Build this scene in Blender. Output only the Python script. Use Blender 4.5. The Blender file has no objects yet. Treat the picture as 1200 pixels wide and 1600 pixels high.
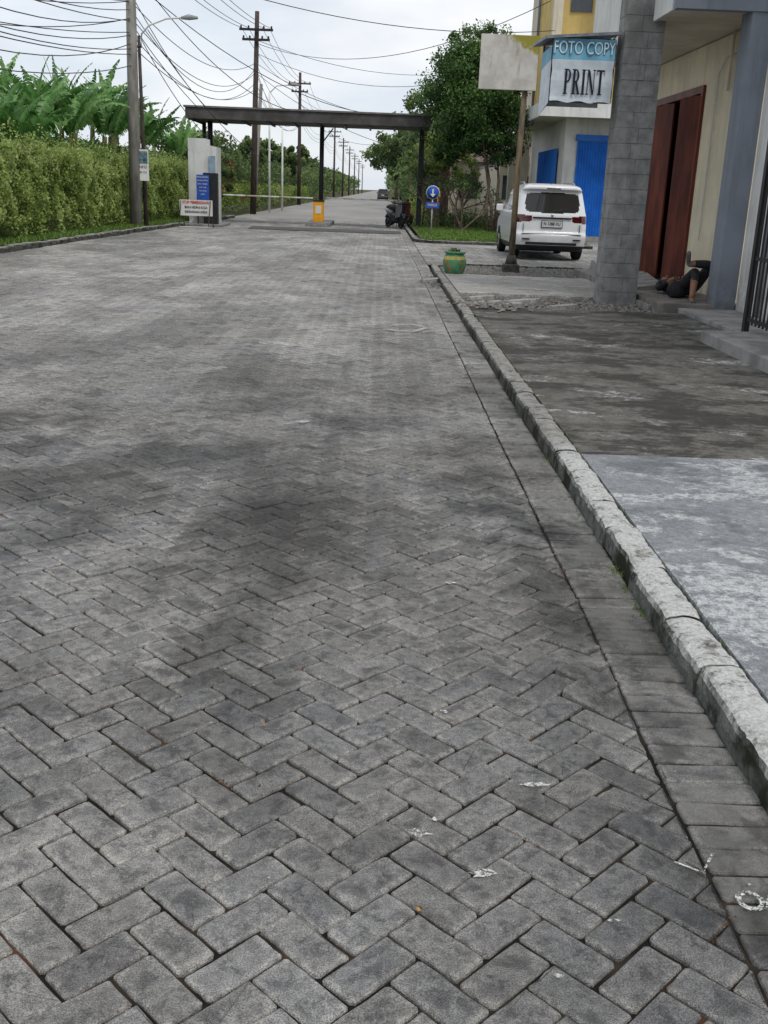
import bpy, bmesh, math, random
import numpy as np
from mathutils import Vector, Matrix, noise as mnoise
random.seed(7); rng=np.random.default_rng(11)
scene=bpy.context.scene
scene.view_settings.view_transform='Standard'; scene.view_settings.look='None'; scene.view_settings.exposure=0
COL=scene.collection

# survey correction: converts first-pass site coordinates to final site coordinates
KX=.0226
def S(x): return 1/(1-KX*x)
def T(x,y):
    s=S(x); return ((x+.064)*s, ((.954*y+.48)*s-.48)/.954)

# ---------------------------------------------------------------- node helpers
class NT:
    def __init__(s,name,rough=.85,spec=.3,metal=0):
        s.m=bpy.data.materials.new(name); s.m.use_nodes=True
        s.t=s.m.node_tree; s.b=s.t.nodes['Principled BSDF']; s.out=s.t.nodes['Material Output']
        s.b.inputs['Roughness'].default_value=rough; s.b.inputs['Specular IOR Level'].default_value=spec
        s.b.inputs['Metallic'].default_value=metal
    def put(s,sock,v):
        if v is None: return
        if isinstance(v,bpy.types.NodeSocket): s.t.links.new(v,sock)
        elif isinstance(v,(tuple,list)):
            sock.default_value=tuple(v)+((1,) if len(v)==3 and len(sock.default_value)==4 else ())
        else: sock.default_value=v
    def n(s,t): return s.t.nodes.new(t)
    def pos(s):
        if not hasattr(s,'_g'): s._g=s.n('ShaderNodeNewGeometry')
        return s._g.outputs['Position']
    def nrm(s): s.pos(); return s._g.outputs['Normal']
    def map(s,sc,loc=(0,0,0)):
        m=s.n('ShaderNodeMapping'); s.put(m.inputs['Vector'],s.pos()); m.inputs['Scale'].default_value=sc; m.inputs['Location'].default_value=loc
        return m.outputs[0]
    def noise(s,scale,detail=4,rough=.55,vec=None,dist=0):
        k=s.n('ShaderNodeTexNoise'); s.put(k.inputs['Vector'],vec if vec is not None else s.pos())
        k.inputs['Scale'].default_value=scale; k.inputs['Detail'].default_value=detail; k.inputs['Roughness'].default_value=rough; k.inputs['Distortion'].default_value=dist
        return k.outputs['Fac']
    def rng(s,v,a,b,c=0,d=1,smooth=True):
        k=s.n('ShaderNodeMapRange'); 
        if smooth: k.interpolation_type='SMOOTHSTEP'
        s.put(k.inputs[0],v)
        for i,x in enumerate((a,b,c,d)): k.inputs[i+1].default_value=x
        return k.outputs[0]
    def mth(s,op,a,b=None):
        k=s.n('ShaderNodeMath'); k.operation=op; s.put(k.inputs[0],a); s.put(k.inputs[1],b); return k.outputs[0]
    def mix(s,f,a,b,mode='MIX'):
        k=s.n('ShaderNodeMix'); k.data_type='RGBA'; k.blend_type=mode
        s.put(k.inputs[0],f); s.put(k.inputs[6],a); s.put(k.inputs[7],b); return k.outputs[2]
    def attr(s,name):
        k=s.n('ShaderNodeAttribute'); k.attribute_name=name; return k
    def sep(s,v):
        k=s.n('ShaderNodeSeparateXYZ'); s.put(k.inputs[0],v); return k.outputs
    def bump(s,h,st=.3,d=.01):
        k=s.n('ShaderNodeBump'); k.inputs['Strength'].default_value=st; k.inputs['Distance'].default_value=d
        s.put(k.inputs['Height'],h); s.put(s.b.inputs['Normal'],k.outputs[0])
    def col(s,c): s.put(s.b.inputs['Base Color'],c)

def simple(name,c,c2=None,scale=6,rough=.8,spec=.3,bump=.0,metal=0,detail=3,bs=60,bd=.004,sc=(1,1,1)):
    k=NT(name,rough,spec,metal)
    if c2 is None: c2=tuple(x*.72 for x in c)
    v=k.map(sc)
    f=k.rng(k.noise(scale,detail,.6,vec=v),.35,.65)
    k.col(k.mix(f,c2,c))
    if bump: k.bump(k.noise(bs,3),bump,bd)
    return k.m
def streaked(name,c,dirt_tone,amount=.6,zlo=0,zhi=1.2,scale=1.5):
    """painted masonry with grime near the ground and vertical streaks"""
    k=NT(name,.85,.2); P=k.sep(k.pos())
    c1=k.mix(k.rng(k.noise(scale,4,.6),.35,.65),tuple(x*.86 for x in c),c)
    st=k.mth('MULTIPLY',k.rng(k.noise(5,4,.65,vec=k.map((1,1,.12))),.48,.70),amount)
    c1=k.mix(st,c1,dirt_tone)
    lo=k.mth('MULTIPLY',k.rng(P[2],zhi,zlo),k.rng(k.noise(4,4,.7),.3,.65)); c1=k.mix(k.mth('MULTIPLY',lo,.75),c1,dirt_tone)
    k.col(c1); return k.m

# ---------------------------------------------------------------- mesh helpers
def link(o,parent=None):
    COL.objects.link(o)
    if parent: o.parent=parent
    return o
def group(name):
    o=bpy.data.objects.new(name,None); o.empty_display_size=.1; return link(o)
def mv(o,x0,y0,dz=0,dx=0):
    s=S(x0); X,Y=T(x0,y0)
    M=Matrix.Translation((X+dx,Y,dz))@Matrix.Scale(s,4)@Matrix.Translation((-x0,-y0,0))
    o.matrix_basis=M@o.matrix_basis
    return o
def mesh(name,v,f,mat=None,parent=None,smooth=False):
    me=bpy.data.meshes.new(name); me.from_pydata([tuple(p) for p in v],[],f)
    if mat: 
        for m in (mat if isinstance(mat,list) else [mat]): me.materials.append(m)
    if smooth: me.shade_smooth()
    me.update()
    return link(bpy.data.objects.new(name,me),parent)
def box(name,x0,x1,y0,y1,z0,z1,mat,parent=None,bev=0):
    bm=bmesh.new(); bmesh.ops.create_cube(bm,size=1)
    for v in bm.verts: v.co=Vector(((x0+x1)/2+v.co.x*(x1-x0),(y0+y1)/2+v.co.y*(y1-y0),(z0+z1)/2+v.co.z*(z1-z0)))
    if bev: bmesh.ops.bevel(bm,geom=bm.edges[:],offset=bev,segments=2,affect='EDGES',profile=.6)
    me=bpy.data.meshes.new(name); bm.to_mesh(me); bm.free(); me.materials.append(mat)
    return link(bpy.data.objects.new(name,me),parent)
def tube(name,pts,rad,mat,parent=None,seg=10,cap=True):
    pts=[Vector(p) for p in pts]
    if not isinstance(rad,(list,tuple)): rad=[rad]*len(pts)
    V=[];F=[]
    for i,p in enumerate(pts):
        d=(pts[min(i+1,len(pts)-1)]-pts[max(i-1,0)]).normalized()
        up=Vector((0,0,1)) if abs(d.z)<.95 else Vector((1,0,0))
        a=d.cross(up).normalized(); b=a.cross(d).normalized()
        for k in range(seg):
            t=2*math.pi*k/seg; V.append(p+(a*math.cos(t)+b*math.sin(t))*rad[i])
    for i in range(len(pts)-1):
        for k in range(seg):
            F.append((i*seg+k,i*seg+(k+1)%seg,(i+1)*seg+(k+1)%seg,(i+1)*seg+k))
    if cap: F.append(tuple(range(seg))[::-1]); F.append(tuple((len(pts)-1)*seg+k for k in range(seg)))
    return mesh(name,V,F,mat,parent,smooth=seg>6)
def lathe(name,prof,center,mats,parent=None,seg=36,matf=None):
    V=[];F=[]
    for r,z in prof:
        for k in range(seg):
            t=2*math.pi*k/seg; V.append((center[0]+r*math.cos(t),center[1]+r*math.sin(t),center[2]+z))
    for i in range(len(prof)-1):
        for k in range(seg): F.append((i*seg+k,i*seg+(k+1)%seg,(i+1)*seg+(k+1)%seg,(i+1)*seg+k))
    F.append(tuple(range(seg))[::-1]); F.append(tuple((len(prof)-1)*seg+k for k in range(seg)))
    o=mesh(name,V,F,mats,parent,smooth=True)
    if matf:
        for p in o.data.polygons: p.material_index=matf(p.center-Vector(center))
    return o
def quad(name,pts,mat,parent=None): return mesh(name,pts,[(0,1,2,3)],mat,parent)
def text(name,s,loc,size,mat,parent=None,rot=(math.pi/2,0,0),sx=1,off=0,align='CENTER'):
    c=bpy.data.curves.new(name,'FONT'); c.body=s; c.size=size; c.align_x=align; c.align_y='CENTER'; c.offset=off; c.extrude=.001
    c.materials.append(mat); o=bpy.data.objects.new(name,c); o.location=loc; o.rotation_euler=rot; o.scale=(sx,1,1)
    return link(o,parent)
def cloud(name,C,size,mat,parent=None,val=None,aspect=.55,up=0.0):
    C=np.asarray(C,float); N=len(C)
    a=rng.normal(size=(N,3)); a[:,2]-=up; a/=np.linalg.norm(a,axis=1)[:,None]
    b=rng.normal(size=(N,3)); b-=a*(a*b).sum(1)[:,None]; b/=np.linalg.norm(b,axis=1)[:,None]
    s=(size*rng.uniform(.6,1.3,N))[:,None]
    V=np.stack([C-a*s,C-b*s*aspect,C+a*s,C+b*s*aspect],1).reshape(-1,3)
    me=bpy.data.meshes.new(name); me.vertices.add(4*N); me.vertices.foreach_set('co',V.ravel())
    me.loops.add(4*N); me.loops.foreach_set('vertex_index',np.arange(4*N))
    me.polygons.add(N); me.polygons.foreach_set('loop_start',np.arange(N)*4)
    me.update(calc_edges=True)
    if val is None: val=rng.uniform(0,1,N)
    at=me.attributes.new('lv','FLOAT','POINT'); at.data.foreach_set('value',np.repeat(np.clip(val,0,1),4).astype(np.float32))
    me.materials.append(mat)
    return link(bpy.data.objects.new(name,me),parent)
def leafmat(name,dark,mid,light,trans=.3,rough=.55):
    k=NT(name,rough,.35)
    a=k.attr('lv').outputs['Fac']
    r=k.n('ShaderNodeValToRGB'); k.put(r.inputs[0],a)
    e=r.color_ramp.elements; e[0].color=(*dark,1); e[0].position=.05; e[1].color=(*light,1); e[1].position=.95
    x=e.new(.5); x.color=(*mid,1)
    k.col(r.outputs[0])
    if trans>0:
        t=k.n('ShaderNodeBsdfTranslucent'); k.put(t.inputs[0],r.outputs[0])
        ms=k.n('ShaderNodeMixShader'); ms.inputs[0].default_value=trans
        k.t.links.new(k.b.outputs[0],ms.inputs[1]); k.t.links.new(t.outputs[0],ms.inputs[2]); k.t.links.new(ms.outputs[0],k.out.inputs[0])
    return k.m

# ---------------------------------------------------------------- materials
M_dark=simple('dark_metal',(.025,.025,.027),rough=.5)
M_black=simple('black_rubber',(.012,.012,.013),rough=.7)
M_white=simple('white_paint',(.72,.72,.70),(.60,.60,.57),scale=1.5)
M_wwall=streaked('white_wall',(.70,.70,.68),(.30,.29,.26),.35)
M_conc=simple('concrete',(.29,.285,.27),(.17,.168,.16),scale=3,bump=.3)
M_cpole=simple('pole_concrete',(.30,.285,.255),(.18,.17,.155),scale=5,sc=(1,1,.25),bump=.2)
M_iron=simple('rusty_iron',(.085,.06,.05),(.045,.036,.034),scale=8,sc=(1,1,.3))
M_cream=streaked('cream_wall',(.78,.71,.54),(.40,.34,.24),.30,.2,1.0)
M_greyblue=streaked('greyblue_paint',(.24,.265,.31),(.12,.13,.14),.4,.2,.9)
M_soffit=simple('soffit_paint',(.66,.60,.51),(.54,.49,.41),scale=1.5)
M_redwood=simple('red_door',(.18,.042,.024),(.08,.018,.011),scale=4,sc=(1,1,.2),rough=.5)
M_blue=simple('blue_shutter',(.02,.17,.62),(.015,.13,.50),scale=2,rough=.5)
M_yellow=streaked('yellow_wall',(.70,.52,.20),(.36,.27,.12),.35)
M_peach=streaked('pale_wall',(.66,.60,.48),(.33,.29,.22),.45)
M_glassd=simple('window_glass',(.03,.04,.05),(.02,.03,.04),rough=.08,spec=.8)
M_orange=simple('barrier_yellow',(.80,.36,.01),(.68,.30,.01),rough=.5)
M_red=simple('red_paint',(.60,.06,.04),rough=.5)
M_bluep=simple('sign_blue',(.03,.10,.45),rough=.5)
M_tile=simple('floor_tile',(.24,.22,.20),(.14,.13,.12),scale=4)
M_roof=simple('canopy_grey',(.085,.08,.078),(.05,.047,.045),scale=2,rough=.7)
M_bark=simple('bark',(.20,.16,.12),(.09,.07,.05),scale=14,bump=.5,bs=30,bd=.02)
M_brownwall=simple('brown_wall',(.06,.035,.025),rough=.7)
M_postw=simple('weathered_post',(.24,.18,.11),(.11,.085,.06),scale=10,sc=(1,1,.2),bump=.3)
M_room=simple('dark_interior',(.02,.018,.016))

def paver_material(name,gutter=False):
    k=NT(name,.80,.33)
    pr=k.attr('pr').outputs['Fac']; dm=k.attr('dm').outputs['Fac']; cw=k.attr('cw').outputs['Fac']
    uv=k.sep(k.attr('puv').outputs['Vector'])
    u2=k.mth('POWER',k.mth('ABSOLUTE',uv[0]),2.0); v2=k.mth('POWER',k.mth('ABSOLUTE',uv[1]),2.0)
    mx=k.mth('MAXIMUM',u2,v2)
    c=k.mix(pr,(.135,.131,.125),(.270,.261,.243))
    c=k.mix(k.mth('MULTIPLY',cw,.40),c,(.195,.198,.208))
    n30=k.noise(36,4,.72)
    c=k.mix(k.mth('MULTIPLY',k.rng(mx,.45,.95),k.rng(n30,.36,.60,.05,.65)),c,(.335,.322,.295))
    cen=k.rng(mx,.9,.10)
    n9=k.noise(12,5,.76,dist=.4)
    bl=k.mth('MULTIPLY',cen,k.rng(n9,.48,.60))
    c=k.mix(k.mth('MULTIPLY',bl,.68),c,(.062,.061,.062))
    sp=k.noise(300,1,.7)
    c=k.mix(1,c,k.mix(k.rng(sp,.3,.7),(.58,.58,.58),(1.40,1.40,1.40)),'MULTIPLY')
    c=k.mix(1,c,k.mix(k.rng(n30,.3,.7),(.76,.76,.76),(1.21,1.21,1.20)),'MULTIPLY')
    cc=k.n('ShaderNodeCombineColor'); 
    for i in range(3): k.put(cc.inputs[i],dm)
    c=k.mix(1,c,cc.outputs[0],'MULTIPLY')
    if gutter:
        c=k.mix(k.rng(k.noise(2.2,4),.45,.6,0,.50),c,(.20,.195,.18))
        c=k.mix(k.rng(k.noise(3.1,5,.7,vec=k.map((1.5,1,1),(4,9,0))),.52,.62,0,.70),c,(.06,.057,.052))
    k.col(c)
    h=k.mth('ADD',sp,k.mth('MULTIPLY',n30,2.2))
    k.bump(h,.8,.005)
    return k.m
M_paver=paver_material('paver_concrete'); M_gutter=paver_material('gutter_paver',True)

def joint_mat():
    k=NT('joint_dirt',.95,.1)
    c=k.mix(k.rng(k.noise(5,3),.45,.62),(.014,.013,.012),(.04,.032,.023))
    c=k.mix(k.rng(k.noise(2,4),.57,.66,0,.85),c,(.12,.055,.03))
    k.col(c); return k.m
M_joint=joint_mat()
def farroad_mat():
    k=NT('far_paving',.8,.35)
    c=k.mix(k.rng(k.noise(.25,5,.6,vec=k.map((1,.3,1))),.35,.65),(.24,.23,.215),(.33,.315,.29))
    c=k.mix(k.rng(k.noise(6,3),.3,.7,0,.4),c,(.18,.178,.17)); k.col(c); return k.m
M_far=farroad_mat()

def slab_mat(name,a,b,patch,thr,dark,dthr,seed,streak=.0,pf=.95):
    k=NT(name,.8,.3)
    v=k.map((1,1,1),(seed,seed*.7,0)); v2=k.map((.8,1.2,1),(seed*2,3,0))
    fine=k.noise(26,5,.78,vec=v)
    c=k.mix(k.rng(k.noise(5,5,.72,vec=v),.35,.65),a,b)
    big=k.mth('ADD',k.noise(1.7,7,.74,vec=v2,dist=.5),k.mth('MULTIPLY',k.mth('SUBTRACT',fine,.5),.20))
    c=k.mix(k.mth('MULTIPLY',k.rng(big,thr,thr+.07),k.rng(fine,.36,.56,.25*pf,pf)),c,patch)
    dk=k.mth('ADD',k.noise(1.2,7,.75,vec=k.map((.9,1.2,1),(seed*3,1,0))),k.mth('MULTIPLY',k.mth('SUBTRACT',fine,.5),.24))
    c=k.mix(k.rng(dk,dthr,dthr+.07,0,.85),c,dark)
    if streak: c=k.mix(k.rng(k.noise(7,4,.6,vec=k.map((.25,3.2,1),(2,5,0))),.60,.68,0,streak),c,patch)
    c=k.mix(1,c,k.mix(k.rng(fine,.3,.7),(.72,.72,.72),(1.27,1.27,1.27)),'MULTIPLY')
    c=k.mix(1,c,k.mix(k.rng(k.noise(190,1,.75),.3,.7),(.76,.76,.76),(1.22,1.22,1.22)),'MULTIPLY')
    k.col(c); k.bump(k.mth('MULTIPLY',fine,2),.45,.008)
    return k.m
M_slab_near=slab_mat('slab_near',(.20,.21,.222),(.245,.255,.268),(.43,.435,.43),.505,(.125,.13,.137),.54,1.3,.12,.88)
M_slab_dark=slab_mat('slab_moss',(.085,.078,.068),(.155,.147,.132),(.38,.39,.38),.56,(.030,.027,.023),.475,4.1,.20)
M_slab_far=slab_mat('slab_far',(.28,.27,.25),(.35,.34,.32),(.44,.43,.41),.52,(.14,.13,.12),.55,7.7)

def kerb_mat():
    k=NT('kerb_concrete',.9,.2)
    P=k.sep(k.pos()); N=k.sep(k.nrm())
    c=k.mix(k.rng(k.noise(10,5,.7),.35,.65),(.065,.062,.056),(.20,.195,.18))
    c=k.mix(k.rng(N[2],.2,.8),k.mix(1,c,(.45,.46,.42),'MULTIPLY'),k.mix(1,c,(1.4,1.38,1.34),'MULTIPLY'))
    zone=k.rng(P[1],5.9,6.6,1,.28)
    chips=k.rng(k.noise(11,7,.78),.38,.49)
    top=k.rng(N[2],.05,.7,.16,1)
    f=k.mth('MULTIPLY',k.mth('MULTIPLY',zone,chips),k.mth('MULTIPLY',top,.9))
    c=k.mix(f,c,k.mix(k.rng(k.noise(60,4,.7),.3,.7),(.42,.42,.40),(.68,.68,.66)))
    c=k.mix(k.mth('MULTIPLY',k.rng(k.noise(3,4),.50,.64),k.rng(N[2],.9,.2)),c,(.022,.026,.013))
    k.col(c); k.bump(k.noise(60,4,.75),1.0,.012); return k.m
M_kerb=kerb_mat()

def ground_mat():
    k=NT('earth_grass',.95,.1)
    c=k.mix(k.rng(k.noise(.8,6,.65),.4,.6),(.055,.075,.02),(.10,.08,.05)); k.col(c); return k.m
M_ground=ground_mat()
M_grassbase=simple('grass_soil',(.08,.12,.025),(.06,.06,.03),scale=8)
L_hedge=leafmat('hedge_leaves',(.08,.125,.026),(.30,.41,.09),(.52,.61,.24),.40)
L_ban=leafmat('banana_leaves',(.03,.09,.022),(.085,.22,.045),(.26,.45,.15),.40,.42)
L_tree=leafmat('tree_leaves',(.020,.05,.014),(.065,.145,.035),(.18,.28,.07),.30)
L_back=leafmat('back_leaves',(.05,.085,.028),(.11,.175,.055),(.24,.31,.11),.3)
L_lime=leafmat('lime_leaves',(.08,.13,.025),(.20,.28,.06),(.36,.42,.12),.35)
L_grass=leafmat('grass_blades',(.06,.12,.02),(.12,.22,.035),(.20,.30,.06),.3)
L_flower=leafmat('red_flowers',(.35,.05,.02),(.5,.07,.03),(.65,.2,.05),.2)
L_debris=leafmat('dry_debris',(.03,.02,.012),(.13,.05,.025),(.30,.14,.05),.0,.9)

# ---------------------------------------------------------------- ground & road
EDGE=.88; KB=1.135; LEFT=-8.5
def roadz(x,y):
    return .013*mnoise.noise((x*.45,y*.45,3.1))+.007*mnoise.noise((x*1.5,y*1.5,8.1))-.004
def heave(x,y):
    """pavers pushed up beside the gutter"""
    h=0
    for cx,cy,rx,ry,a in ((.76,3.28,.13,.20,.026),(.80,3.75,.10,.18,.018),(.74,4.35,.14,.25,.014),(.78,2.62,.10,.14,-.012)):
        h+=a*math.exp(-((x-cx)/rx)**2-((y-cy)/ry)**2)
    return h
def sst(v,a,b):
    t=min(1,max(0,(v-a)/(b-a))); return t*t*(3-2*t)
def fbm(x,y,z,o=5,g=.6):
    s=0;a=1;n=0
    for i in range(o): s+=a*mnoise.noise((x,y,z+i*7.3)); n+=a; x*=2.03;y*=2.03;a*=g
    return s/n
def dirt_tone(x,y):
    """tone multiplier of the paving: weathering streaks, stains, dark patches, painted far sheen"""
    st=sst(fbm(x*.75,y*.33,1.0,6,.68),-.16,.14); m=.80+.34*st
    m*=.88+.22*sst(fbm(x*2.2,y*1.1,9,4,.6),-.15,.18)
    nzv=fbm(x*1.3,y*1.3,20.0,6,.74)*4.6
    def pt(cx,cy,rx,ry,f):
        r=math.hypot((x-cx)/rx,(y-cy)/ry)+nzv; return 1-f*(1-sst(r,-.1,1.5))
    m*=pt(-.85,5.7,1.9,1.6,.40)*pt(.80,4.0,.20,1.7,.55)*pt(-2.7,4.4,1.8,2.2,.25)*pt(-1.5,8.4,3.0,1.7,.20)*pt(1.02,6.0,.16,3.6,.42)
    far=sst(y,6.5,13)*(.35+.6*sst(fbm(x*.4,y*.14,40,4),-.18,.2)); m*=1+.52*far  # grazing sheen of distant paving put into its colour, lighter further off
    return m
mesh('ground',[(-1500,-50,-.08),(1500,-50,-.08),(1500,3000,-.08),(-1500,3000,-.08)],[(0,1,2,3)],M_ground)

def inset(poly,d):
    n=len(poly); out=[]
    for i in range(n):
        p0=poly[i-1];p1=poly[i];p2=poly[(i+1)%n]
        e1=(p1[0]-p0[0],p1[1]-p0[1]); e2=(p2[0]-p1[0],p2[1]-p1[1])
        l1=math.hypot(*e1) or 1e-9; l2=math.hypot(*e2) or 1e-9
        n1=(-e1[1]/l1,e1[0]/l1); n2=(-e2[1]/l2,e2[0]/l2)
        bx,by=n1[0]+n2[0],n1[1]+n2[1]; q=max(.35,(1+n1[0]*n2[0]+n1[1]*n2[1]))
        out.append((p1[0]+bx*d/q,p1[1]+by*d/q))
    return out
def clip(poly,ax,lim,sgn):
    out=[];n=len(poly)
    for i in range(n):
        a=poly[i];b=poly[(i+1)%n]; ia=(a[ax]-lim)*sgn<=0; ib=(b[ax]-lim)*sgn<=0
        if ia: out.append(a)
        if ia!=ib:
            t=(lim-a[ax])/(b[ax]-a[ax]); out.append((a[0]+(b[0]-a[0])*t,a[1]+(b[1]-a[1])*t))
    return out
def area(p): return .5*sum(p[i-1][0]*p[i][1]-p[i][0]*p[i-1][1] for i in range(len(p)))
class Pavers:
    def __init__(s): s.V=[];s.F=[];s.pr=[];s.uv=[];s.dm=[];s.cw=[]
    def add(s,poly,cx,cy,ang,hl,hw,gap=.0036,amp=1,tilt=1,zoff=0,dirty=True):
        near=cy<9
        r=random.gauss(0,.008)*amp; ox=random.gauss(0,.0011)*amp; oy=random.gauss(0,.0011)*amp
        p=inset(poly,gap+random.uniform(-.0010,.0014)); cr,sr=math.cos(r),math.sin(r)
        p=[(cx+ox+(x-cx)*cr-(y-cy)*sr,cy+oy+(x-cx)*sr+(y-cy)*cr) for x,y in p]
        if near:
            q=[];n=len(p)
            for i in range(n):
                a=p[i-1];b=p[i];c=p[(i+1)%n]
                da=math.dist(a,b);dc=math.dist(b,c)
                if min(da,dc)<.03: q.append(b);continue
                rr=random.uniform(.003,.010)
                q.append((b[0]+(a[0]-b[0])*rr/da,b[1]+(a[1]-b[1])*rr/da)); 
                q.append((b[0]+(c[0]-b[0])*rr/dc,b[1]+(c[1]-b[1])*rr/dc))
                if dc>.06 and cy<5.5:
                    L=math.dist(b,c); nx_,ny_=-(c[1]-b[1])/L,(c[0]-b[0])/L
                    for tt in (.33,.66):
                        wv=random.gauss(0,.0013); q.append((b[0]+(c[0]-b[0])*tt+nx_*wv,b[1]+(c[1]-b[1])*tt+ny_*wv))
            p=q
        t1=random.gauss(0,.013)*tilt; t2=random.gauss(0,.013)*tilt; z0=roadz(cx,cy)+random.gauss(0,.0016)*tilt+zoff
        if zoff==0 and cx>.4 and cy<6:
            z0+=heave(cx,cy); t1+=(heave(cx+.05,cy)-heave(cx-.05,cy))/.1*1.2; t2+=(heave(cx,cy+.05)-heave(cx,cy-.05))/.1*1.2
        rings=[(inset(p,.008),0.0),(inset(p,.003),-.0022),(p,-.007),(p,-.04)] if near else [(inset(p,.006),0.),(p,-.006),(p,-.03)]
        pv=min(1,max(0,random.gauss(.56,.19))); 
        if random.random()<.08: pv=random.uniform(0,.12)
        cwv=sst(mnoise.noise((cx*.9,cy*.9,60))+random.gauss(0,.18),-.25,.4)
        ca,sa=math.cos(-ang),math.sin(-ang); n=len(p); b0=len(s.V)
        if near and dirty: dv=[dirt_tone(x,y) for x,y in p]
        else: dv=[dirt_tone(cx,cy)]*n
        for ring,dz in rings:
            for (x,y),d_ in zip(ring,dv):
                s.V.append((x,y,z0+dz+(x-cx)*t1+(y-cy)*t2)); s.pr.append(pv); s.dm.append(d_); s.cw.append(cwv)
                lx,ly=x-cx,y-cy; s.uv+=[(lx*ca-ly*sa)/hl,(lx*sa+ly*ca)/hw,0]
        s.F.append(tuple(b0+i for i in range(n)))
        for k in range(len(rings)-1):
            for i in range(n):
                j=(i+1)%n; s.F.append((b0+k*n+j,b0+k*n+i,b0+(k+1)*n+i,b0+(k+1)*n+j))
    def build(s,name,mat,parent=None):
        me=bpy.data.meshes.new(name); me.from_pydata(s.V,[],s.F); me.materials.append(mat)
        for nm,arr in (('pr',s.pr),('dm',s.dm),('cw',s.cw)):
            a=me.attributes.new(nm,'FLOAT','POINT'); a.data.foreach_set('value',np.array(arr,np.float32))
        a=me.attributes.new('puv','FLOAT_VECTOR','POINT'); a.data.foreach_set('vector',np.array(s.uv,np.float32))
        me.update(); return link(bpy.data.objects.new(name,me),parent)

W=.104
def herring(P,x0,x1,y0,y1,skip=None):
    c45=math.sqrt(.5); O=(EDGE,2.0)
    def tow(i,j): return (O[0]+(i*W-j*W)*c45,O[1]+(i*W+j*W)*c45)
    smin=int(((y0-O[1])/c45/W))-4; smax=int(((y1-O[1])/c45/W))+4
    dmin=int(((x0-O[0])/c45/W))-4; dmax=int(((x1-O[0])/c45/W))+4
    for d in range(dmin,dmax+1):
        m=d%4
        if m not in (0,3): continue
        for s_ in range(smin,smax+1):
            if (s_+d)%2: continue
            i=(s_+d)//2; j=(s_-d)//2
            if m==0: cells=((i,j),(i+2,j),(i+2,j+1),(i,j+1)); ang=math.pi/4
            else: cells=((i,j),(i+1,j),(i+1,j+2),(i,j+2)); ang=3*math.pi/4
            poly=[tow(*c) for c in cells]
            cx=sum(p[0] for p in poly)/4; cy=sum(p[1] for p in poly)/4
            if cx<x0-.2 or cx>x1+.2 or cy<y0-.2 or cy>y1+.2: continue
            if skip and skip(cx,cy): continue
            if cx>x1-.2: poly=clip(poly,0,x1,1)
            if cx<x0+.2: poly=clip(poly,0,x0,-1)
            if len(poly)<3 or area(poly)<.0016: continue
            edge=cx>x1-.25 and cy<9
            P.add(poly,cx,cy,ang,W,W/2,tilt=(3.0 if edge and 3<cy<4.9 else 1))
P=Pavers()
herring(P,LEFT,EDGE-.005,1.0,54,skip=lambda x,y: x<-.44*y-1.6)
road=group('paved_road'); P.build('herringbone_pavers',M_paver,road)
P=Pavers(); herring(P,1.15,10,24.4,40)
dw=group('driveway'); P.build('driveway_pavers',M_paver,dw)
mesh('driveway_joints',[(1.1,24.0,-.016),(11.5,24.0,-.016),(11.5,41,-.016),(1.1,41,-.016)],[(0,1,2,3)],M_joint,dw)
P=Pavers(); y=.9
while y<54:
    w=.107*random.uniform(.96,1.04); x0,x1=EDGE,KB+.004
    P.add([(x0,y),(x1,y),(x1,y+w),(x0,y+w)],(x0+x1)/2,y+w/2,0,.125,.053,gap=.004,tilt=1.1,zoff=-.004); y+=w
P.build('gutter_pavers',M_gutter,road)
V=[];F=[];nx,ny=60,300
for j in range(ny+1):
    yy=.3+(54.2-.3)*(j/ny)**1.4
    for i in range(nx+1):
        xx=-9+(KB+.02+9)*i/nx; V.append((xx,yy,roadz(xx,yy)-.012+min(0,heave(xx,yy))))
for j in range(ny):
    for i in range(nx): a=j*(nx+1)+i; F.append((a,a+1,a+nx+2,a+nx+1))
mesh('joint_bed',V,F,M_joint,road)
mesh('far_paving',[(-7.6,54.2,-.003),(1.55,54.2,-.003),(1.9,1200,-.003),(-7.4,1200,-.003)],[(0,1,2,3)],M_far,road)
mesh('speed_hump',[(-5.0,40.5,.012),(.85,40.5,.012),(.85,41.3,.05),(-5.0,41.3,.05),(.85,42.2,.055),(-5.0,42.2,.055),(.85,43.4,.012),(-5.0,43.4,.012)],[(0,1,2,3),(3,2,4,5),(5,4,6,7)],
     simple('hump_asphalt',(.11,.105,.10),(.07,.067,.065),scale=6,bump=.3),road)

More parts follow.
